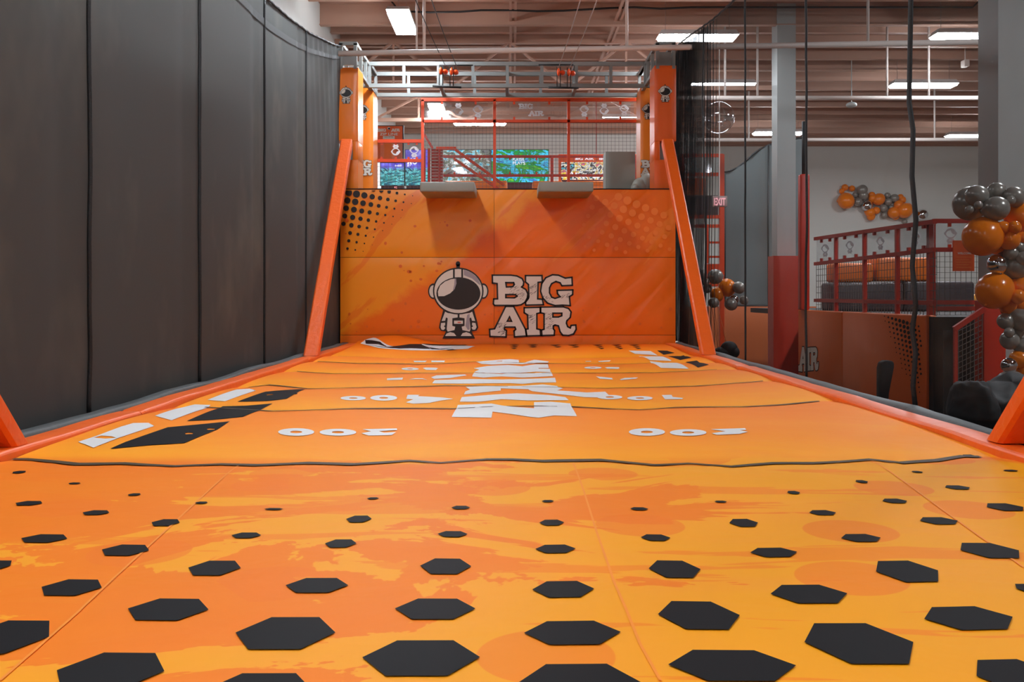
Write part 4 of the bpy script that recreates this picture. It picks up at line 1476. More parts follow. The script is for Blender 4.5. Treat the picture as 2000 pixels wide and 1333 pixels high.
zs = empty('zip_line_sign', (-3.2, 24.2, ZP))
tag(zs, 'orange sign with white ZIP LINE lettering beside the left tower', 'sign')
YZ = 24.2
zp = lambda u, v: (lambda p: Vector((p.x, YZ - 0.008, p.z)))(P(u, v, YZ))
a, c = P(728, 313, YZ), P(788.5, 245, YZ)
MB().box(a.x, c.x, YZ + 0.01, YZ + 0.06, a.z, c.z).build('sign_frame', 'frame_black', zs)
a, c = P(729, 313, YZ), P(786, 246.5, YZ)
MB().box(a.x, c.x, YZ, YZ + 0.02, a.z, c.z).build('sign_face', 'sign_orange', zs)
tx = MB()
for which, cx_, cy_, c0 in (('BIG', 746, 254.5, 470), ('AJR', 772.5, 254.5, 840)):
    wordmark(tx, lambda u, v, k: zp(cx_ + (u - 1340) * 0.0172, cy_ + (v - c0) * 0.0172), which, 0, 0, 0)
put_text(tx, 'ZIP LINE', zp, 742, 777, 259.5, 264.5, 0, 0.02)
tx.flat([rect(748, 266, 771, 272)], zp, 0)
put_text(tx, 'READ BEFORE', lambda u, v: zp(u, v) + Vector((0, -0.002, 0)), 751, 768, 267.2, 268.6, 1)
tx.flat([ell(759.5, 251, 2.8, 2.6, 14)], zp, 0)
tx.flat([ell(760, 251.4, 2.2, 1.9, 14)], lambda u, v: zp(u, v) + Vector((0, -0.002, 0)), 1)
tx.build('sign_lettering', ['cream', 'logo_black'], zs, normals=False)
MB().box(-3.25, -3.15, YZ + 0.02, YZ + 0.06, ZP - 0.01, P(0, 312, YZ).z).build('sign_stand', 'frame_black', zs)


def bench(px0, px1, py, Y, lab):
    a, c = P(px0, py, Y), P(px1, py, Y)
    o = MB().box(a.x, c.x, Y, Y + 0.5, ZP - 0.01, a.z).build('bench', 'foam_orange', bevel=0.05, seg=3)
    tag(o, lab, 'padded seat', 'orange padded seats on the platform')


bench(868, 991, 353, 23.6, 'orange padded seat behind the stair handrail')
bench(1040, 1100, 353.5, 23.6, 'orange padded seat behind the right foam step')
bench(1105, 1200, 353.5, 23.0, 'orange padded seat beside the grey padded block')

# ------------------------------------------------------------------ side nets
NTOP_L = [(1.5, 6.3), (4, 5.85), (7, 5.6), (9.5, 5.55), (11.68, 5.62), (12.83, 5.72), (14.08, 5.88), (15.96, 6.22), (16.6, 6.36)]
NTOP_R = [(1.5, 6.4), (4, 6.0), (7, 5.85), (9.5, 5.83), (11.5, 5.86), (12.77, 5.97), (14.2, 6.12), (16.1, 6.40), (17.0, 6.52), (18.6, 6.55)]


def net_x(side, y, z, tab):
    zt = interp(tab, y)
    h = max(0.0, min(1.0, (z - 1.0) / (zt - 1.0)))
    far = max(0.0, min(1.0, (y - 13.2) / 3.0))
    a = 0.006 + 0.02 * noise.noise(Vector((y * 0.35, z * 0.12, side * 5)))
    if side > 0:
        ph = y * 26 + z * 1.3 + 2 * noise.noise(Vector((y * 2, z * 0.4, 2)))
        a += far * (0.055 * (1 + sin(ph)) + 0.03 * noise.noise(Vector((y * 8, z * 0.5, 9))))
    else:
        ph = (y + z * 0.16) * 16
        a += far * 0.018 * sin(ph) * h
        for yc in (6.35, 8.75, 11.15, 13.4):
            a += 0.02 * exp(-((y - yc) / 0.10) ** 2)
    return side * (3.085 + a) + (-0.02 if side < 0 else 0.0)


def build_net(side, tab, y0, y1, m, seams, lab, thick):
    t = empty('safety_net', (side * 3.085, 9, 1.0))
    tag(t, lab, 'safety net', 'tall safety nets beside the mat')
    b_ = MB()
    yl = []
    y = y0
    while y < y1:
        yl.append(y)
        y += 0.10 if y < 12.8 else (0.03 if side > 0 else 0.05)
    yl.append(y1)
    nz = 36
    v = []
    for yy in yl:
        zt = interp(tab, yy)
        for j in range(nz + 1):
            z = lerp(1.0, zt, j / nz)
            v.append((net_x(side, yy, z, tab), yy, z))
    f = [(i * (nz + 1) + j, (i + 1) * (nz + 1) + j, (i + 1) * (nz + 1) + j + 1, i * (nz + 1) + j + 1) for i in range(len(yl) - 1) for j in range(nz)]
    b_.add(v, f)
    b_.build('mesh_sheet', m, t, smooth=True, normals=False)
    # top rope
    pts = []
    for i in range(90):
        yy = lerp(y0, y1, i / 89)
        pts.append((side * 3.09, yy, interp(tab, yy) + 0.01 * (i % 2)))
    MB().tube(pts, 0.016, 8).build('top_rope', 'webbing', t, smooth=True)
    for (ys_, w_, wav) in seams:
        pts = []
        if isinstance(ys_, list):
            for (y_, z_) in ys_:
                pts.append((net_x(side, y_, z_, tab) - side * 0.012, y_, z_))
            MB().tube(pts, w_, 8).build('seam_webbing', 'webbing', t, smooth=True)
            continue
        zt = interp(tab, ys_)
        for j in range(41):
            z = lerp(0.98, zt, j / 40)
            yy = ys_ + wav * noise.noise(Vector((z * 0.9, ys_, 4))) + wav * 0.35 * noise.noise(Vector((z * 3.1, ys_, 4)))
            pts.append((net_x(side, yy, z, tab) - side * 0.012, yy, z))
        s_ = MB()
        s_.tube(pts, w_, 8)
        s_.build('seam_webbing', 'webbing', t, smooth=True)
    return t


nl = build_net(-1, NTOP_L, 1.5, 16.6, 'net_left', ((6.75, 0.017, 0.03), (9.15, 0.017, 0.03), (11.56, 0.015, 0.03), (13.83, 0.012, 0.02)), 'dense dark grey safety net along the left side of the mat', 1)
# dark hem band under the rope of the left net
b_ = MB()
for i in range(60):
    ya, yb = lerp(6, 16.5, i / 60), lerp(6, 16.5, (i + 1) / 60)
    q = []
    for yy, dz in ((ya, -0.36), (yb, -0.36), (yb, -0.27), (ya, -0.27)):
        z = interp(NTOP_L, yy) + dz * (0.6 + 0.4 * min(1, (17 - yy) / 5))
        q.append((net_x(-1, yy, z, NTOP_L) + 0.012, yy, z))
    b_.add(q, [(0, 1, 2, 3)])
b_.build('hem_band', 'webbing_soft', nl, normals=False)
WEB = []
for (px, py) in ((1781, -40), (1779, 0), (1777, 130), (1776, 200), (1784, 255), (1782, 345), (1790, 430), (1783, 520), (1787, 560), (1790, 600), (1783, 645), (1790, 690), (1785, 755), (1791, 806)):
    y_ = F * 3.08 / (px - CX)
    WEB.append((y_, ZC - (py - HY) * y_ / F))
WEB = [(WEB[0][0], interp(NTOP_R, WEB[0][0]))] + WEB
nr = build_net(1, NTOP_R, 1.5, 18.6, 'net_right', ((WEB, 0.020, 0), (9.66, 0.013, 0.05), (12.17, 0.013, 0.04), (14.9, 0.013, 0.05)), 'see-through black safety net along the right side of the mat', 1)

# ------------------------------------------------------------------ neighbouring attraction, right of the net
tag(MB().box(5.44, 5.82, 18.9, 19.3, 0, ZCEIL).build('column_slim', 'column'), kind='structure')
o = pillow('column_pad', 5.22, 5.86, 0, P(0, 500, 18.4).z, 18.38, 0.42, 'red_pad', None, 0.02, 8, 14)
tag(o, 'tall red pad wrapped round the foot of the slim grey column', 'column pad')
pst = empty('net_post', (5.55, 17.4, 1.6))
tag(pst, 'slim red padded net post with a black pole, standing on the low dotted wall', 'net post')
a, c = P(1563, 605, 17.3), P(1582, 340, 17.3)
MB().box(a.x, c.x, 17.3, 17.46, 1.6, c.z).build('post_pad', 'red_pad', pst, bevel=0.03, seg=3)
MB().tube([(a.x + 0.09, 17.38, c.z - 0.1), (a.x + 0.09, 17.38, P(0, 236, 17.3).z)], 0.035, 10).build('pole', 'webbing', pst, smooth=True)
tag(MB().box(6.12, 6.62, 11.6, 12.1, 0, ZCEIL).build('column_near', 'column'), kind='structure')

# low side wall with printed panel
A_, B_ = Vector((5.465, 17.62, 0)), Vector((5.70, 12.65, 0))
ZL = 1.60
dirw = (B_ - A_).normalized()
nrm = Vector((-dirw.y, dirw.x, 0))
if nrm.x > 0:
    nrm = -nrm
sw = empty('padded_side_wall', (A_ + B_) / 2)
tag(sw, 'low orange padded wall with dark dots and AIR lettering, beyond the right net', 'padded wall')
q = lambda s, z, off=0.0: A_ + (B_ - A_) * s + Vector((0, 0, z)) + nrm * off
cuts = (0.0, 0.42, 0.995)
for s0, s1 in zip(cuts, cuts[1:]):
    MB().hexa([q(s0 + 0.002, 0), q(s1 - 0.002, 0), q(s1 - 0.002, ZL), q(s0 + 0.002, ZL)], [q(s0 + 0.002, 0, -0.15), q(s1 - 0.002, 0, -0.15), q(s1 - 0.002, ZL, -0.15), q(s0 + 0.002, ZL, -0.15)]).build('wall_panel', 'side_pad', sw, bevel=0.02)
d = MB()
sv = lambda px: ((px - CX) / F, )


def side_pt(px, py, off=0.004):
    """where the sight line of a pixel meets the side wall"""
    k = (px - CX) / F
    # A.x + s*(B.x-A.x) = k * (A.y + s*(B.y-A.y))
    s = (k * A_.y - A_.x) / ((B_.x - A_.x) - k * (B_.y - A_.y))
    p = A_ + (B_ - A_) * s
    return Vector((p.x, p.y, ZC - (py - HY) * p.y / F)) + nrm * off


for r in range(16):
    for c in range(11):
        px = 1728 + c * 7.4 + r * 1.2
        py = 618 + r * 9.5 + c * 2.2
        if px > 1800:
            continue
        dd = abs(c - (5 + r * 0.25)) / 6.0
        rad = max(0.0, 1 - dd) * max(0, 1 - r / 17)
        if rad < 0.1:
            continue
        rx, ry = 3.3 * rad ** 0.6, 4.2 * rad ** 0.6
        d.flat([ell(px, py, rx, ry, 10)], lambda u, v: side_pt(u, v), 0)
wordmark(d, lambda u, v, k: side_pt(1560 + (u - 825) * 0.0385, 678 + (v - 660) * 0.134, 0.005 + 0.002 * (1 - k)), 'AJR', 1, 0, 26)
d.build('printed_marks', ['ink', 'cream'], sw, normals=False)
tag(MB().box(5.74, 6.75, 12.55, 12.70, 0, ZL - 0.02).build('black_panel', 'black'), 'flat black panel under the fence corner, right of the dotted wall', 'panel')
tag(MB().box(5.90, 12.0, 12.75, 22.8, ZL - 0.14, ZL - 0.03).build('side_platform', 'deck'), 'dark raised platform deck behind the low dotted wall', 'platform')

# fence on the low wall
sf = empty('platform_fence', (5.7, 15, ZL))
tag(sf, 'crimson fence with clear panels and mesh on the low dotted wall', 'fence')
pxs = (1582, 1622, 1677, 1740, 1813)
yt = lambda px: lerp(467, 433, (px - 1580) / 232.0)
ym = lambda px: lerp(516, 488, (px - 1580) / 232.0)
yl_ = lambda px: lerp(587, 592, (px - 1580) / 232.0)
OFF = -0.10
for px in pxs[1:-1]:
    a = side_pt(px, yt(px), OFF)
    MB().box(a.x - 0.03, a.x + 0.03, a.y - 0.03, a.y + 0.03, ZL - 0.03, a.z).build('post', 'crimson_steel', sf)
for fy in (yt, ym, yl_):
    fbar('rail', side_pt(1582, fy(1582), OFF), side_pt(1812, fy(1812), OFF), 0.06, 0.06, sf, 'crimson_steel')
for a, c in zip(pxs, pxs[1:]):
    p0, p1 = side_pt(a + 3, yt(a + 3) + 3, OFF), side_pt(c - 3, yt(c - 3) + 3, OFF)
    p2, p3 = side_pt(c - 3, ym(c - 3) - 3, OFF), side_pt(a + 3, ym(a + 3) - 3, OFF)
    nn = nrm * 0.006
    o = MB().hexa([p0 + nn, p1 + nn, p2 + nn, p3 + nn], [p0 - nn, p1 - nn, p2 - nn, p3 - nn]).build('clear_panel', 'smoked', sf)
    e = MB()
    cxm = (a + c) / 2
    cym = (yt(cxm) + ym(cxm)) / 2
    badge(e, lambda u, v, k: side_pt(cxm + (u - 455) * 0.022, cym + (v - 580) * 0.030, OFF + 0.010 + 0.0005 * k), False)
    e.build('printed_emblem', 'frost', o, normals=False)
    for k in (0.3, 0.7):
        for fy, dy in ((yt, 5), (ym, -5)):
            px = lerp(a, c, k)
            p = side_pt(px, fy(px) + dy, OFF)
            MB().box(p.x - 0.02, p.x + 0.02, p.y - 0.03, p.y + 0.03, p.z - 0.04, p.z + 0.04).build('panel_clip', 'crimson_steel', sf)
    w = MB()
    n = max(6, int(abs(side_pt(a, 550).y - side_pt(c, 550).y) / 0.09))
    p_a, p_c = side_pt(a, 550, OFF - 0.02), side_pt(c, 550, OFF - 0.02)
    za, zc_ = side_pt(a, ym(a), OFF).z, side_pt(c, ym(c), OFF).z
    for i in range(n + 1):
        t_ = i / n
        w.bar(Vector((lerp(p_a.x, p_c.x, t_), lerp(p_a.y, p_c.y, t_), ZL)), Vector((lerp(p_a.x, p_c.x, t_), lerp(p_a.y, p_c.y, t_), lerp(za, zc_, t_))), 0.007, 0.007)
    for i in range(8):
        t_ = i / 8
        w.bar(Vector((p_a.x, p_a.y, lerp(ZL, za, t_))), Vector((p_c.x, p_c.y, lerp(ZL, zc_, t_))), 0.007, 0.007)
    w.build('wire_mesh', 'wire', sf)
YC = 12.85
cp = lambda px, py: P(px, py, YC)
p = cp(1818.5, 431)
MB().box(p.x - 0.045, p.x + 0.045, YC - 0.045, YC + 0.045, ZL - 0.03, p.z).build('corner_post', 'crimson_steel', sf)
for py in (432, 488, 591, 603):
    fbar('rail', cp(1822, py), cp(1945, py), 0.06, 0.06, sf, 'crimson_steel')
fence_panel(1826, 1940, 437, 484, YC, sf, (('badge', 1856, 460, 0.036, 1),))
wire_mesh(cp(1826, 0).x, cp(1940, 0).x, ZL, cp(0, 491).z, YC + 0.02, sf, 0.07)

# notice on the fence
nt = empty('notice_board', cp(1881, 530))
tag(nt, 'orange notice on the mesh fence, left of the balloon column', 'notice')
a, c = P(1861, 530, YC - 0.06), P(1902, 470, YC - 0.06)
MB().box(a.x, c.x, YC - 0.075, YC - 0.05, a.z, c.z).build('notice_face', 'sign_orange', nt)
tx = MB()
np_ = lambda u, v: (lambda p: Vector((p.x, YC - 0.08, p.z)))(P(u, v, YC - 0.06))
put_text(tx, 'WELCOME', np_, 1869, 1896, 493, 497, 0)
for k in range(5):
    tx.flat([rect(1866, 502 + k * 5, 1896 - 5 * (k % 2), 503.2 + k * 5)], np_, 1)
tx.build('notice_print', ['cream', 'dot_light'], nt, normals=False)


def block(px0, px1, py0, py1, Y, dep, m, name, lab, cat, grp):
    a, c = P(px0, py1, Y), P(px1, py0, Y)
    if py1 > 600:
        a.z = ZL - 0.03
    o = MB().box(a.x, c.x, Y, Y + dep, a.z, c.z).build(name, m, bevel=0.06, seg=3)
    return tag(o, lab, cat, grp)


z_top_dark = P(0, 552, 17.6)
block(1633, 1766, 552, 613, 17.6, 0.9, 'foam_dark', 'foam_block', 'long dark foam block under the shorter orange one, behind the crimson fence', 'foam block', 'foam blocks behind the fence')
block(1768, 1905, 550, 613, 17.6, 0.9, 'foam_dark', 'foam_block', 'dark foam block under the longer orange one, behind the fence corner', 'foam block', 'foam blocks behind the fence')
block(1633, 1707, 514, 551.5, 17.7, 0.6, 'foam_orange', 'foam_block', 'shorter orange foam block on dark foam behind the crimson fence', 'foam block', 'foam blocks behind the fence')
block(1713, 1828, 503, 549.5, 17.7, 0.6, 'foam_orange', 'foam_block', 'longer orange foam block on dark foam behind the crimson fence', 'foam block', 'foam blocks behind the fence')
block(1902, 1960, 575, 603, 18.5, 0.5, 'yellow_pad', 'edge_pad', 'small yellow-orange pad behind the mesh, left of the balloon column', 'edge pad', None)

# gate and red post
gt = empty('mesh_gate', (5.45, 11.2, 0))
tag(gt, 'red framed mesh gate with a sloping top, beside the black panel', 'gate')
YGt = 11.2
tp = lambda px, py: P(px, py, YGt)
a = tp(1866, 640)
MB().box(a.x - 0.02, a.x + 0.02, YGt - 0.02, YGt + 0.02, 0, a.z).build('gate_post', 'crimson_steel', gt)
fbar('sloping_rail', tp(1864, 643), tp(1922, 604), 0.05, 0.06, gt, 'crimson_steel')
fbar('bottom_rail', Vector((a.x, YGt, 0.25)), Vector((tp(1921, 0).x, YGt, 0.25)), 0.04, 0.04, gt, 'crimson_steel')
w = MB()
xr = tp(1920, 0).x
for i in range(26):
    zz = 0.25 + i * 0.065
    z1 = zz + 0.16
    zc0 = lerp(a.z, tp(0, 606).z, 0.0)
    if zz < a.z - 0.02:
        w.bar((a.x, YGt + 0.02, zz), (xr, YGt + 0.02, min(z1, tp(0, 608).z)), 0.006, 0.006)
for i in range(8):
    x = lerp(a.x, xr, i / 7)
    w.bar((x, YGt + 0.02, 0.25), (x, YGt + 0.02, lerp(a.z, tp(0, 604).z, i / 7)), 0.006, 0.006)
w.build('wire_mesh', 'wire', gt)
MB().box(a.x, xr, YGt + 0.3, YGt + 0.32, 0, a.z - 0.05).build('dark_backing', 'black', gt)
o = pillow('padded_post', tp(1924, 0).x, tp(1966, 0).x, 0, tp(0, 588).z, YGt, 0.25, 'red_pad', None, 0.02, 6, 12)
tag(o, 'short red padded post between the mesh gate and the balloon column', 'padded post')

# small black upright in front of the dotted wall
b_ = MB()
Yp = 10.8
bp_ = lambda px, py: P(px, py, Yp)
outl = [(1718, 800), (1719, 720), (1722, 709), (1730, 705), (1742, 705), (1747, 709), (1747, 718), (1737, 770), (1733, 800)]
fr = [bp_(*p_) for p_ in outl]
fr = [Vector((p_.x, p_.y, p_.z if i not in (0, 8) else 0.0)) for i, p_ in enumerate(fr)]
bk = [p_ + Vector((0, 0.12, 0)) for p_ in fr]
n = len(fr)
b_.add(fr + bk, [tuple(range(n)), tuple(reversed(range(n, 2 * n)))] + [(i, (i + 1) % n, n + (i + 1) % n, n + i) for i in range(n)])
tag(b_.build('padded_upright', 'black_fabric', bevel=0.015), 'small black padded upright in front of the dotted wall', 'padded upright')

# black draped cover just outside the right net
cv = empty('draped_cover', (3.75, 7.0, 0))
tag(cv, 'black draped cover humped beside the right net, below the balloon column', 'cover')


def heap(name, c, s, m, seed, flat_=0.0):
    b2 = MB()
    nu, nv = 40, 22
    v = []
    for j in range(nv + 1):
        a = pi / 2 * j / nv
        for i in range(nu):
            t = 2 * pi * i / nu
            ca, sa = cos(a) ** 0.6, sin(a) ** 0.9
            p = Vector((cos(t) * ca, sin(t) * ca, sa))
            k = 1 + 0.10 * noise.noise(Vector((p.x * 2, p.y * 2, p.z * 2 + seed))) + 0.05 * noise.noise(p * 5 + Vector((seed, 0, 0)))
            v.append((c[0] + s[0] * p.x * k, c[1] + s[1] * p.y * k, c[2] + max(0, s[2] * p.z * k)))
    f = [(j * nu + i, j * nu + (i + 1) % nu, (j + 1) * nu + (i + 1) % nu, (j + 1) * nu + i) for j in range(nv) for i in range(nu)]
    f.append(tuple(reversed(range(nu))))
    b2.add(v, f)
    return b2.build(name, m, cv, smooth=True)


pc = P(1955, 752, 7.0)
heap('cover_body', (3.80, 7.0, 0), (0.56, 0.55, pc.z + 0.02), 'black', 1)
pc = P(1872, 800, 6.9)
heap('cover_flap', (3.36, 6.72, pc.z - 0.03), (0.15, 0.26, P(0, 746, 6.7).z - pc.z + 0.03), 'black_fabric', 4)
# ------------------------------------------------------------------ balloons
def garland(name, items, lab, grp, cat='balloons', dy=0.0, seed=1, strings=()):
    rng = random.Random(seed)
    Y0 = items[0][3]
    xs = [P(i[0], i[1], i[3]) for i in items]
    base = Vector((sum(p.x for p in xs) / len(xs), Y0, min(p.z for p in xs)))
    t = empty(name, base)
    tag(t, lab, cat, grp)
    for (px, py, r, Y, m) in items:
        yy = Y + rng.uniform(-dy, dy)
        if dy == 0:     # taped flat against the wall
            yy = YB2 - r * Y / F * 1.2
        p = P(px, py, yy)
        R = r * yy / F
        b2 = MB()
        ax = Vector((rng.uniform(-1, 1), rng.uniform(-0.4, 1), rng.uniform(-1, 0.6))).normalized()
        b2.ball((0, 0, 0), R, 20 if R < 0.12 else 28, 12 if R < 0.12 else 18, 0, (1, 1, 1.06))
        # tied neck
        b2.tube([(0, 0, -R * 1.03), (0, 0, -R * 1.16)], [R * 0.09, R * 0.05], 8)
        rot = Vector((0, 0, -1)).rotation_difference(ax)
        b2.v = [tuple(rot @ Vector(v) + p) for v in b2.v]
        b2.build('balloon', m, t, smooth=True)
    for pts in strings:
        MB().tube(pts, 0.006, 5).build('ribbon', 'ribbon', t, smooth=True)
    return t


O, G, C_ = 'balloon_o', 'balloon_g', 'chrome'
S4 = lambda x, y, r, m: (1560 + x / 4.76, 340 + y / 4.76, r / 4.76, 36.7, m)
wallg = [S4(*i, O) for i in ((430, 125, 30), (495, 135, 28), (400, 160, 25), (440, 250, 75), (385, 240, 25), (368, 250, 15), (680, 195, 30), (745, 235, 55), (690, 230, 40), (665, 360, 45), (672, 395, 38), (720, 340, 35), (640, 350, 30), (945, 215, 28), (965, 240, 32), (930, 290, 45), (985, 340, 70), (885, 360, 55), (1090, 365, 18), (1020, 300, 30), (900, 400, 30))]
wallg += [S4(*i, G) for i in ((590, 150, 48), (525, 195, 25), (600, 200, 45), (550, 260, 40), (825, 200, 28), (890, 225, 38), (830, 260, 35), (790, 320, 35), (795, 385, 30), (860, 310, 25), (985, 445, 25))]
wallg += [S4(635, 295, 52, C_), S4(1148, 380, 52, C_)]
garland('balloon_garland', wallg, 'orange and grey balloon garland hanging on the white far wall', 'balloon decorations', dy=0, seed=2)
Yb = 9.6
colb = [(x, y, r, Yb + d_, m) for (x, y, r, m, d_) in (
    (1895, 398, 33, G, .25), (1908, 383, 21, G, 0), (1946, 376, 19, G, .1), (1945, 408, 24, G, -.1), (1981, 385, 20, G, 0), (1893, 410, 8, G, -.15), (1911, 401, 8, G, -.15), (1927, 408, 14, G, .1), (1973, 392, 10, G, -.1),
    (1920, 462, 38, O, 0), (1994, 425, 30, O, .05), (1959, 445, 13, O, -.1), (1982, 444, 12, O, -.15), (1972, 468, 20, O, -.1), (1997, 465, 12, O, -.1), (1948, 472, 25, O, .1),
    (1948, 517, 19, C_, -.05), (1975, 495, 14, G, -.05), (1990, 483, 12, G, -.1), (1985, 522, 24, G, 0), (1960, 498, 10, G, .05), (2000, 505, 14, G, -.1), (1970, 508, 10, G, 0),
    (1943, 568, 35, O, 0), (1997, 565, 26, O, 0), (1988, 580, 14, O, -.15), (1976, 600, 22, O, .05), (2000, 602, 20, O, 0), (1975, 545, 20, O, .2),
    (1965, 628, 16, G, 0), (1998, 622, 26, G, 0), (1971, 650, 10, G, -.1), (1972, 665, 18, G, 0), (1999, 678, 18, G, 0), (1985, 648, 14, G, .1),
    (1991, 702, 18, O, 0), (2006, 728, 20, O, 0), (1971, 714, 15, C_, -.1), (1976, 757, 33, G, 0), (2012, 765, 30, G, 0), (1992, 800, 34, G, .1), (1960, 825, 34, O, .1))]
garland('balloon_column', colb, 'tall orange, grey and chrome balloon column by the large grey column', 'balloon decorations', dy=0.02, seed=5)
S3 = lambda x, y, r, m: (1320 + x / 3.25, 290 + y / 3.25, r / 3.25, 17.6, m)
bun = [S3(*i, G) for i in ((250, 815, 48), (160, 800, 35), (200, 890, 30), (400, 885, 38), (432, 965, 28), (350, 990, 40), (190, 850, 25), (240, 980, 34))] + [S3(325, 885, 55, O), S3(260, 930, 45, O), S3(370, 960, 28, C_)]
q0 = P(1395, 600, 17.6)
rib = [[q0 + Vector((-0.05, 0, 0)), P(1398, 650, 17.6), P(1406, 700, 17.6)], [q0 + Vector((0.05, 0, 0.05)), P(1412, 640, 17.6), P(1420, 680, 17.6)], [q0, P(1402, 650, 17.6), P(1408, 695, 17.6)]]
garland('balloon_bunch', bun, 'small grey and orange balloon bunch with ribbons beside the right brace', 'balloon decorations', dy=0.12, seed=8, strings=rib)
b2 = MB()
for (px, py, rx, rz) in ((1424, 683, 0.17, 0.16), (1412, 690, 0.2, 0.12), (1432, 688, 0.12, 0.12), (1402, 696, 0.2, 0.1)):
    p_ = P(px, py, 17.5)
    b2.ball(p_, 1, 18, 12, 0, (rx, 0.15, rz))
bagb = P(1418, 690, 17.5)
b2.box(bagb.x - 0.16, bagb.x + 0.16, 17.4, 17.6, 0.0, bagb.z)
tag(b2.build('weight_bag', 'black', smooth=True), 'black bag holding the balloon bunch ribbons', 'bag')
MBb = P(1378, 230, 21.0)
b2 = MB()
b2.ball((0, 0, 0), 0.36, 28, 18)
b2.tube([(0, 0, -0.36), (0, 0, -0.42)], [0.03, 0.02], 8)
b2.tube([(0, 0, -0.4), (0.02, 0, -1.2), (0.0, 0, -2.0)], 0.004, 5)
b2.v = [tuple(Vector(v) + Vector((MBb.x + 0.3, 21.0, MBb.z))) for v in b2.v]
tag(b2.build('loose_balloon', 'smoked', smooth=True), 'single clear balloon floating high behind the right net', 'balloon')

# ------------------------------------------------------------------ structures seen behind the far part of the right net
YO = 22.0
op = lambda px, py: P(px, py, YO)
fr_ = empty('climbing_frame', op(1370, 515))
tag(fr_, 'tall orange-red steel frame with smoked panels behind the balloon bunch', 'steel frame')
for px, w_ in ((1332, 0.05), (1409.5, 0.055)):
    a = op(px, 302)
    MB().box(a.x - w_, a.x + w_, YO - 0.05, YO + 0.05, 0, a.z).build('upright', 'red_steel', fr_)
for py in (304, 341, 424, 442):
    fbar('rail', op(1330, py), op(1412, py), 0.08, 0.08, fr_, 'red_steel')
fbar('rail', op(1382, 502), op(1410, 502), 0.05, 0.05, fr_)
fbar('upright', op(1381, 445), op(1381, 515), 0.06, 0.06, fr_)
fbar('rail', op(1382, 474), op(1410, 474), 0.05, 0.05, fr_)
a, c = op(1334, 340), op(1406, 306)
MB().box(a.x, c.x, YO - 0.01, YO + 0.01, a.z, c.z).build('clear_panel', 'smoked', fr_)
a, c = op(1334, 378), op(1384, 345)
MB().box(a.x, c.x, YO + 0.3, YO + 0.4, a.z, c.z).build('orange_pad', 'foam_orange', fr_)
a, c = op(1334, 422), op(1406, 380)
MB().box(a.x, c.x, YO + 0.2, YO + 0.3, a.z, c.z).build('dark_panel', 'foam_dark', fr_)
a, c = op(1376, 560), op(1411, 516)
MB().box(a.x, c.x, YO - 0.06, YO + 0.02, a.z, c.z).build('orange_pad', 'red_steel', fr_)
pw = pillow('padded_partition', P(1338, 0, 23.92).x, 7.9, 0, P(0, 599, 23.92).z, 23.92, 0.15, 'brown_pad', None, 0.02, 20, 10)
tag(pw, 'tan-orange padded partition under the charcoal court net', 'padded partition')
# court net
cn = empty('court_net', (6.3, 24.0, 1.6))
tag(cn, 'charcoal court net with a dipping top edge behind the slim grey column', 'net')
Yn = 24.0
topn = [(1412, 336), (1425, 334), (1440, 328), (1455, 316), (1470, 302), (1485, 291), (1500, 284), (1520, 278), (1560, 270), (1575, 268)]
b2 = MB()
v = []
for (px, py) in topn:
    for j in range(13):
        t_ = j / 12
        p_ = P(px, lerp(598.5, py, t_), Yn)
        v.append((p_.x, Yn + 0.03 * sin(px * 0.12 + t_), p_.z))
b2.add(v, [(i * 13 + j, (i + 1) * 13 + j, (i + 1) * 13 + j + 1, i * 13 + j + 1) for i in range(len(topn) - 1) for j in range(12)])
b2.build('mesh_sheet', 'net_far', cn, smooth=True, normals=False)
MB().tube([P(px, py, Yn) for px, py in topn], 0.025, 8).build('top_rope', 'webbing', cn, smooth=True)
MB().tube([P(1412, 598, Yn), P(1575, 598, Yn)], 0.04, 8).build('bottom_rope', 'webbing', cn, smooth=True)
MB().tube([P(1501, 284, Yn - 0.03), P(1500, 440, Yn - 0.03), P(1501, 597, Yn - 0.03)], 0.02, 8).build('seam_webbing', 'webbing', cn, smooth=True)
MB().tube([P(1413, 340, Yn - 0.03), P(1413, 597, Yn - 0.03)], 0.06, 8).build('net_pole', 'webbing', cn, smooth=True)

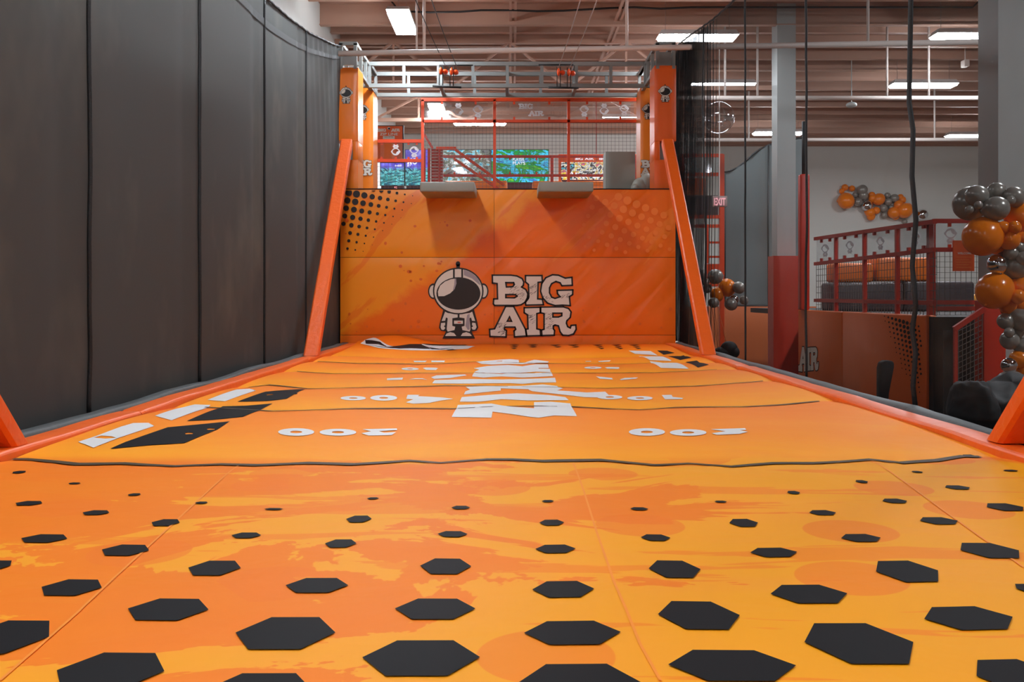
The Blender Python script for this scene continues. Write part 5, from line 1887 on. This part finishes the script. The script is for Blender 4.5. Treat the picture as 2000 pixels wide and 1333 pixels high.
# exit sign
ex = empty('exit_sign', P(1406, 404, 20.2))
tag(ex, 'small red lit EXIT sign hanging in front of the orange frame', 'sign')
a, c = P(1391, 404, 20.2), P(1420.5, 383, 20.2)
MB().box(a.x, c.x, 20.2, 20.26, a.z, c.z).build('sign_box', 'sign_face', ex, bevel=0.008)
tx = MB()
put_text(tx, 'EXIT', lambda u, v: (lambda p: Vector((p.x, 20.19, p.z)))(P(u, v, 20.2)), 1394, 1417, 386.5, 401, 0, 0.03)
tx.build('sign_lettering', 'sign_glow', ex, normals=False)
MB().tube([P(1405, 383, 20.23), Vector((P(1405, 0, 20.23).x, 20.23, ZCEIL + 0.05))], 0.012, 6).build('hanging_rod', 'pipe', ex)

# hanging sensor and ceiling boxes
hs = empty('hanging_sensor', P(1663, 205, 22.5))
tag(hs, 'round grey sensor hanging on a thin rod under the roof, right of the slim column', 'sensor')
p_ = P(1663, 205, 22.5)
MB().ball(p_, 1, 20, 12, 0, (0.13, 0.13, 0.07)).build('sensor_body', 'column', hs, smooth=True)
MB().tube([p_, (p_.x, p_.y, ZCEIL)], 0.012, 6).build('hanging_rod', 'column', hs)
p_ = P(1885, 131, 22)
jb = empty('junction_box', p_)
tag(jb, 'tiny white junction box on a thin rod under the roof, left of the large column', 'junction box')
MB().box(p_.x - 0.06, p_.x + 0.06, 21.9, 22.1, p_.z, p_.z + 0.16).build('box_body', 'pipe', jb, bevel=0.01)
MB().bar((p_.x, 22.0, p_.z + 0.15), (p_.x, 22.0, ZCEIL + 0.05), 0.02, 0.02).build('drop_rod', 'pipe', jb)
# black cable sagging under the deck
pts = []
Yk = 18.2
for (px, py) in ((780, 22), (840, 24), (900, 23), (940, 20), (1000, 20), (1050, 22), (1100, 21), (1190, 16), (1240, 14), (1290, 17), (1350, 14), (1420, 9), (1700, 8), (1900, 12)):
    p_ = P(px, py, Yk)
    pts.append((p_.x, Yk, min(p_.z, ZCEIL - 0.3)))
pts = [(pts[0][0] - 0.3, Yk, ZCEIL)] + pts + [(pts[-1][0] + 0.3, Yk, ZCEIL)]
tag(MB().tube(pts, 0.02, 6).build('sagging_cable', 'cable_dark', smooth=True), 'black cable sagging across under the roof deck', 'cable')
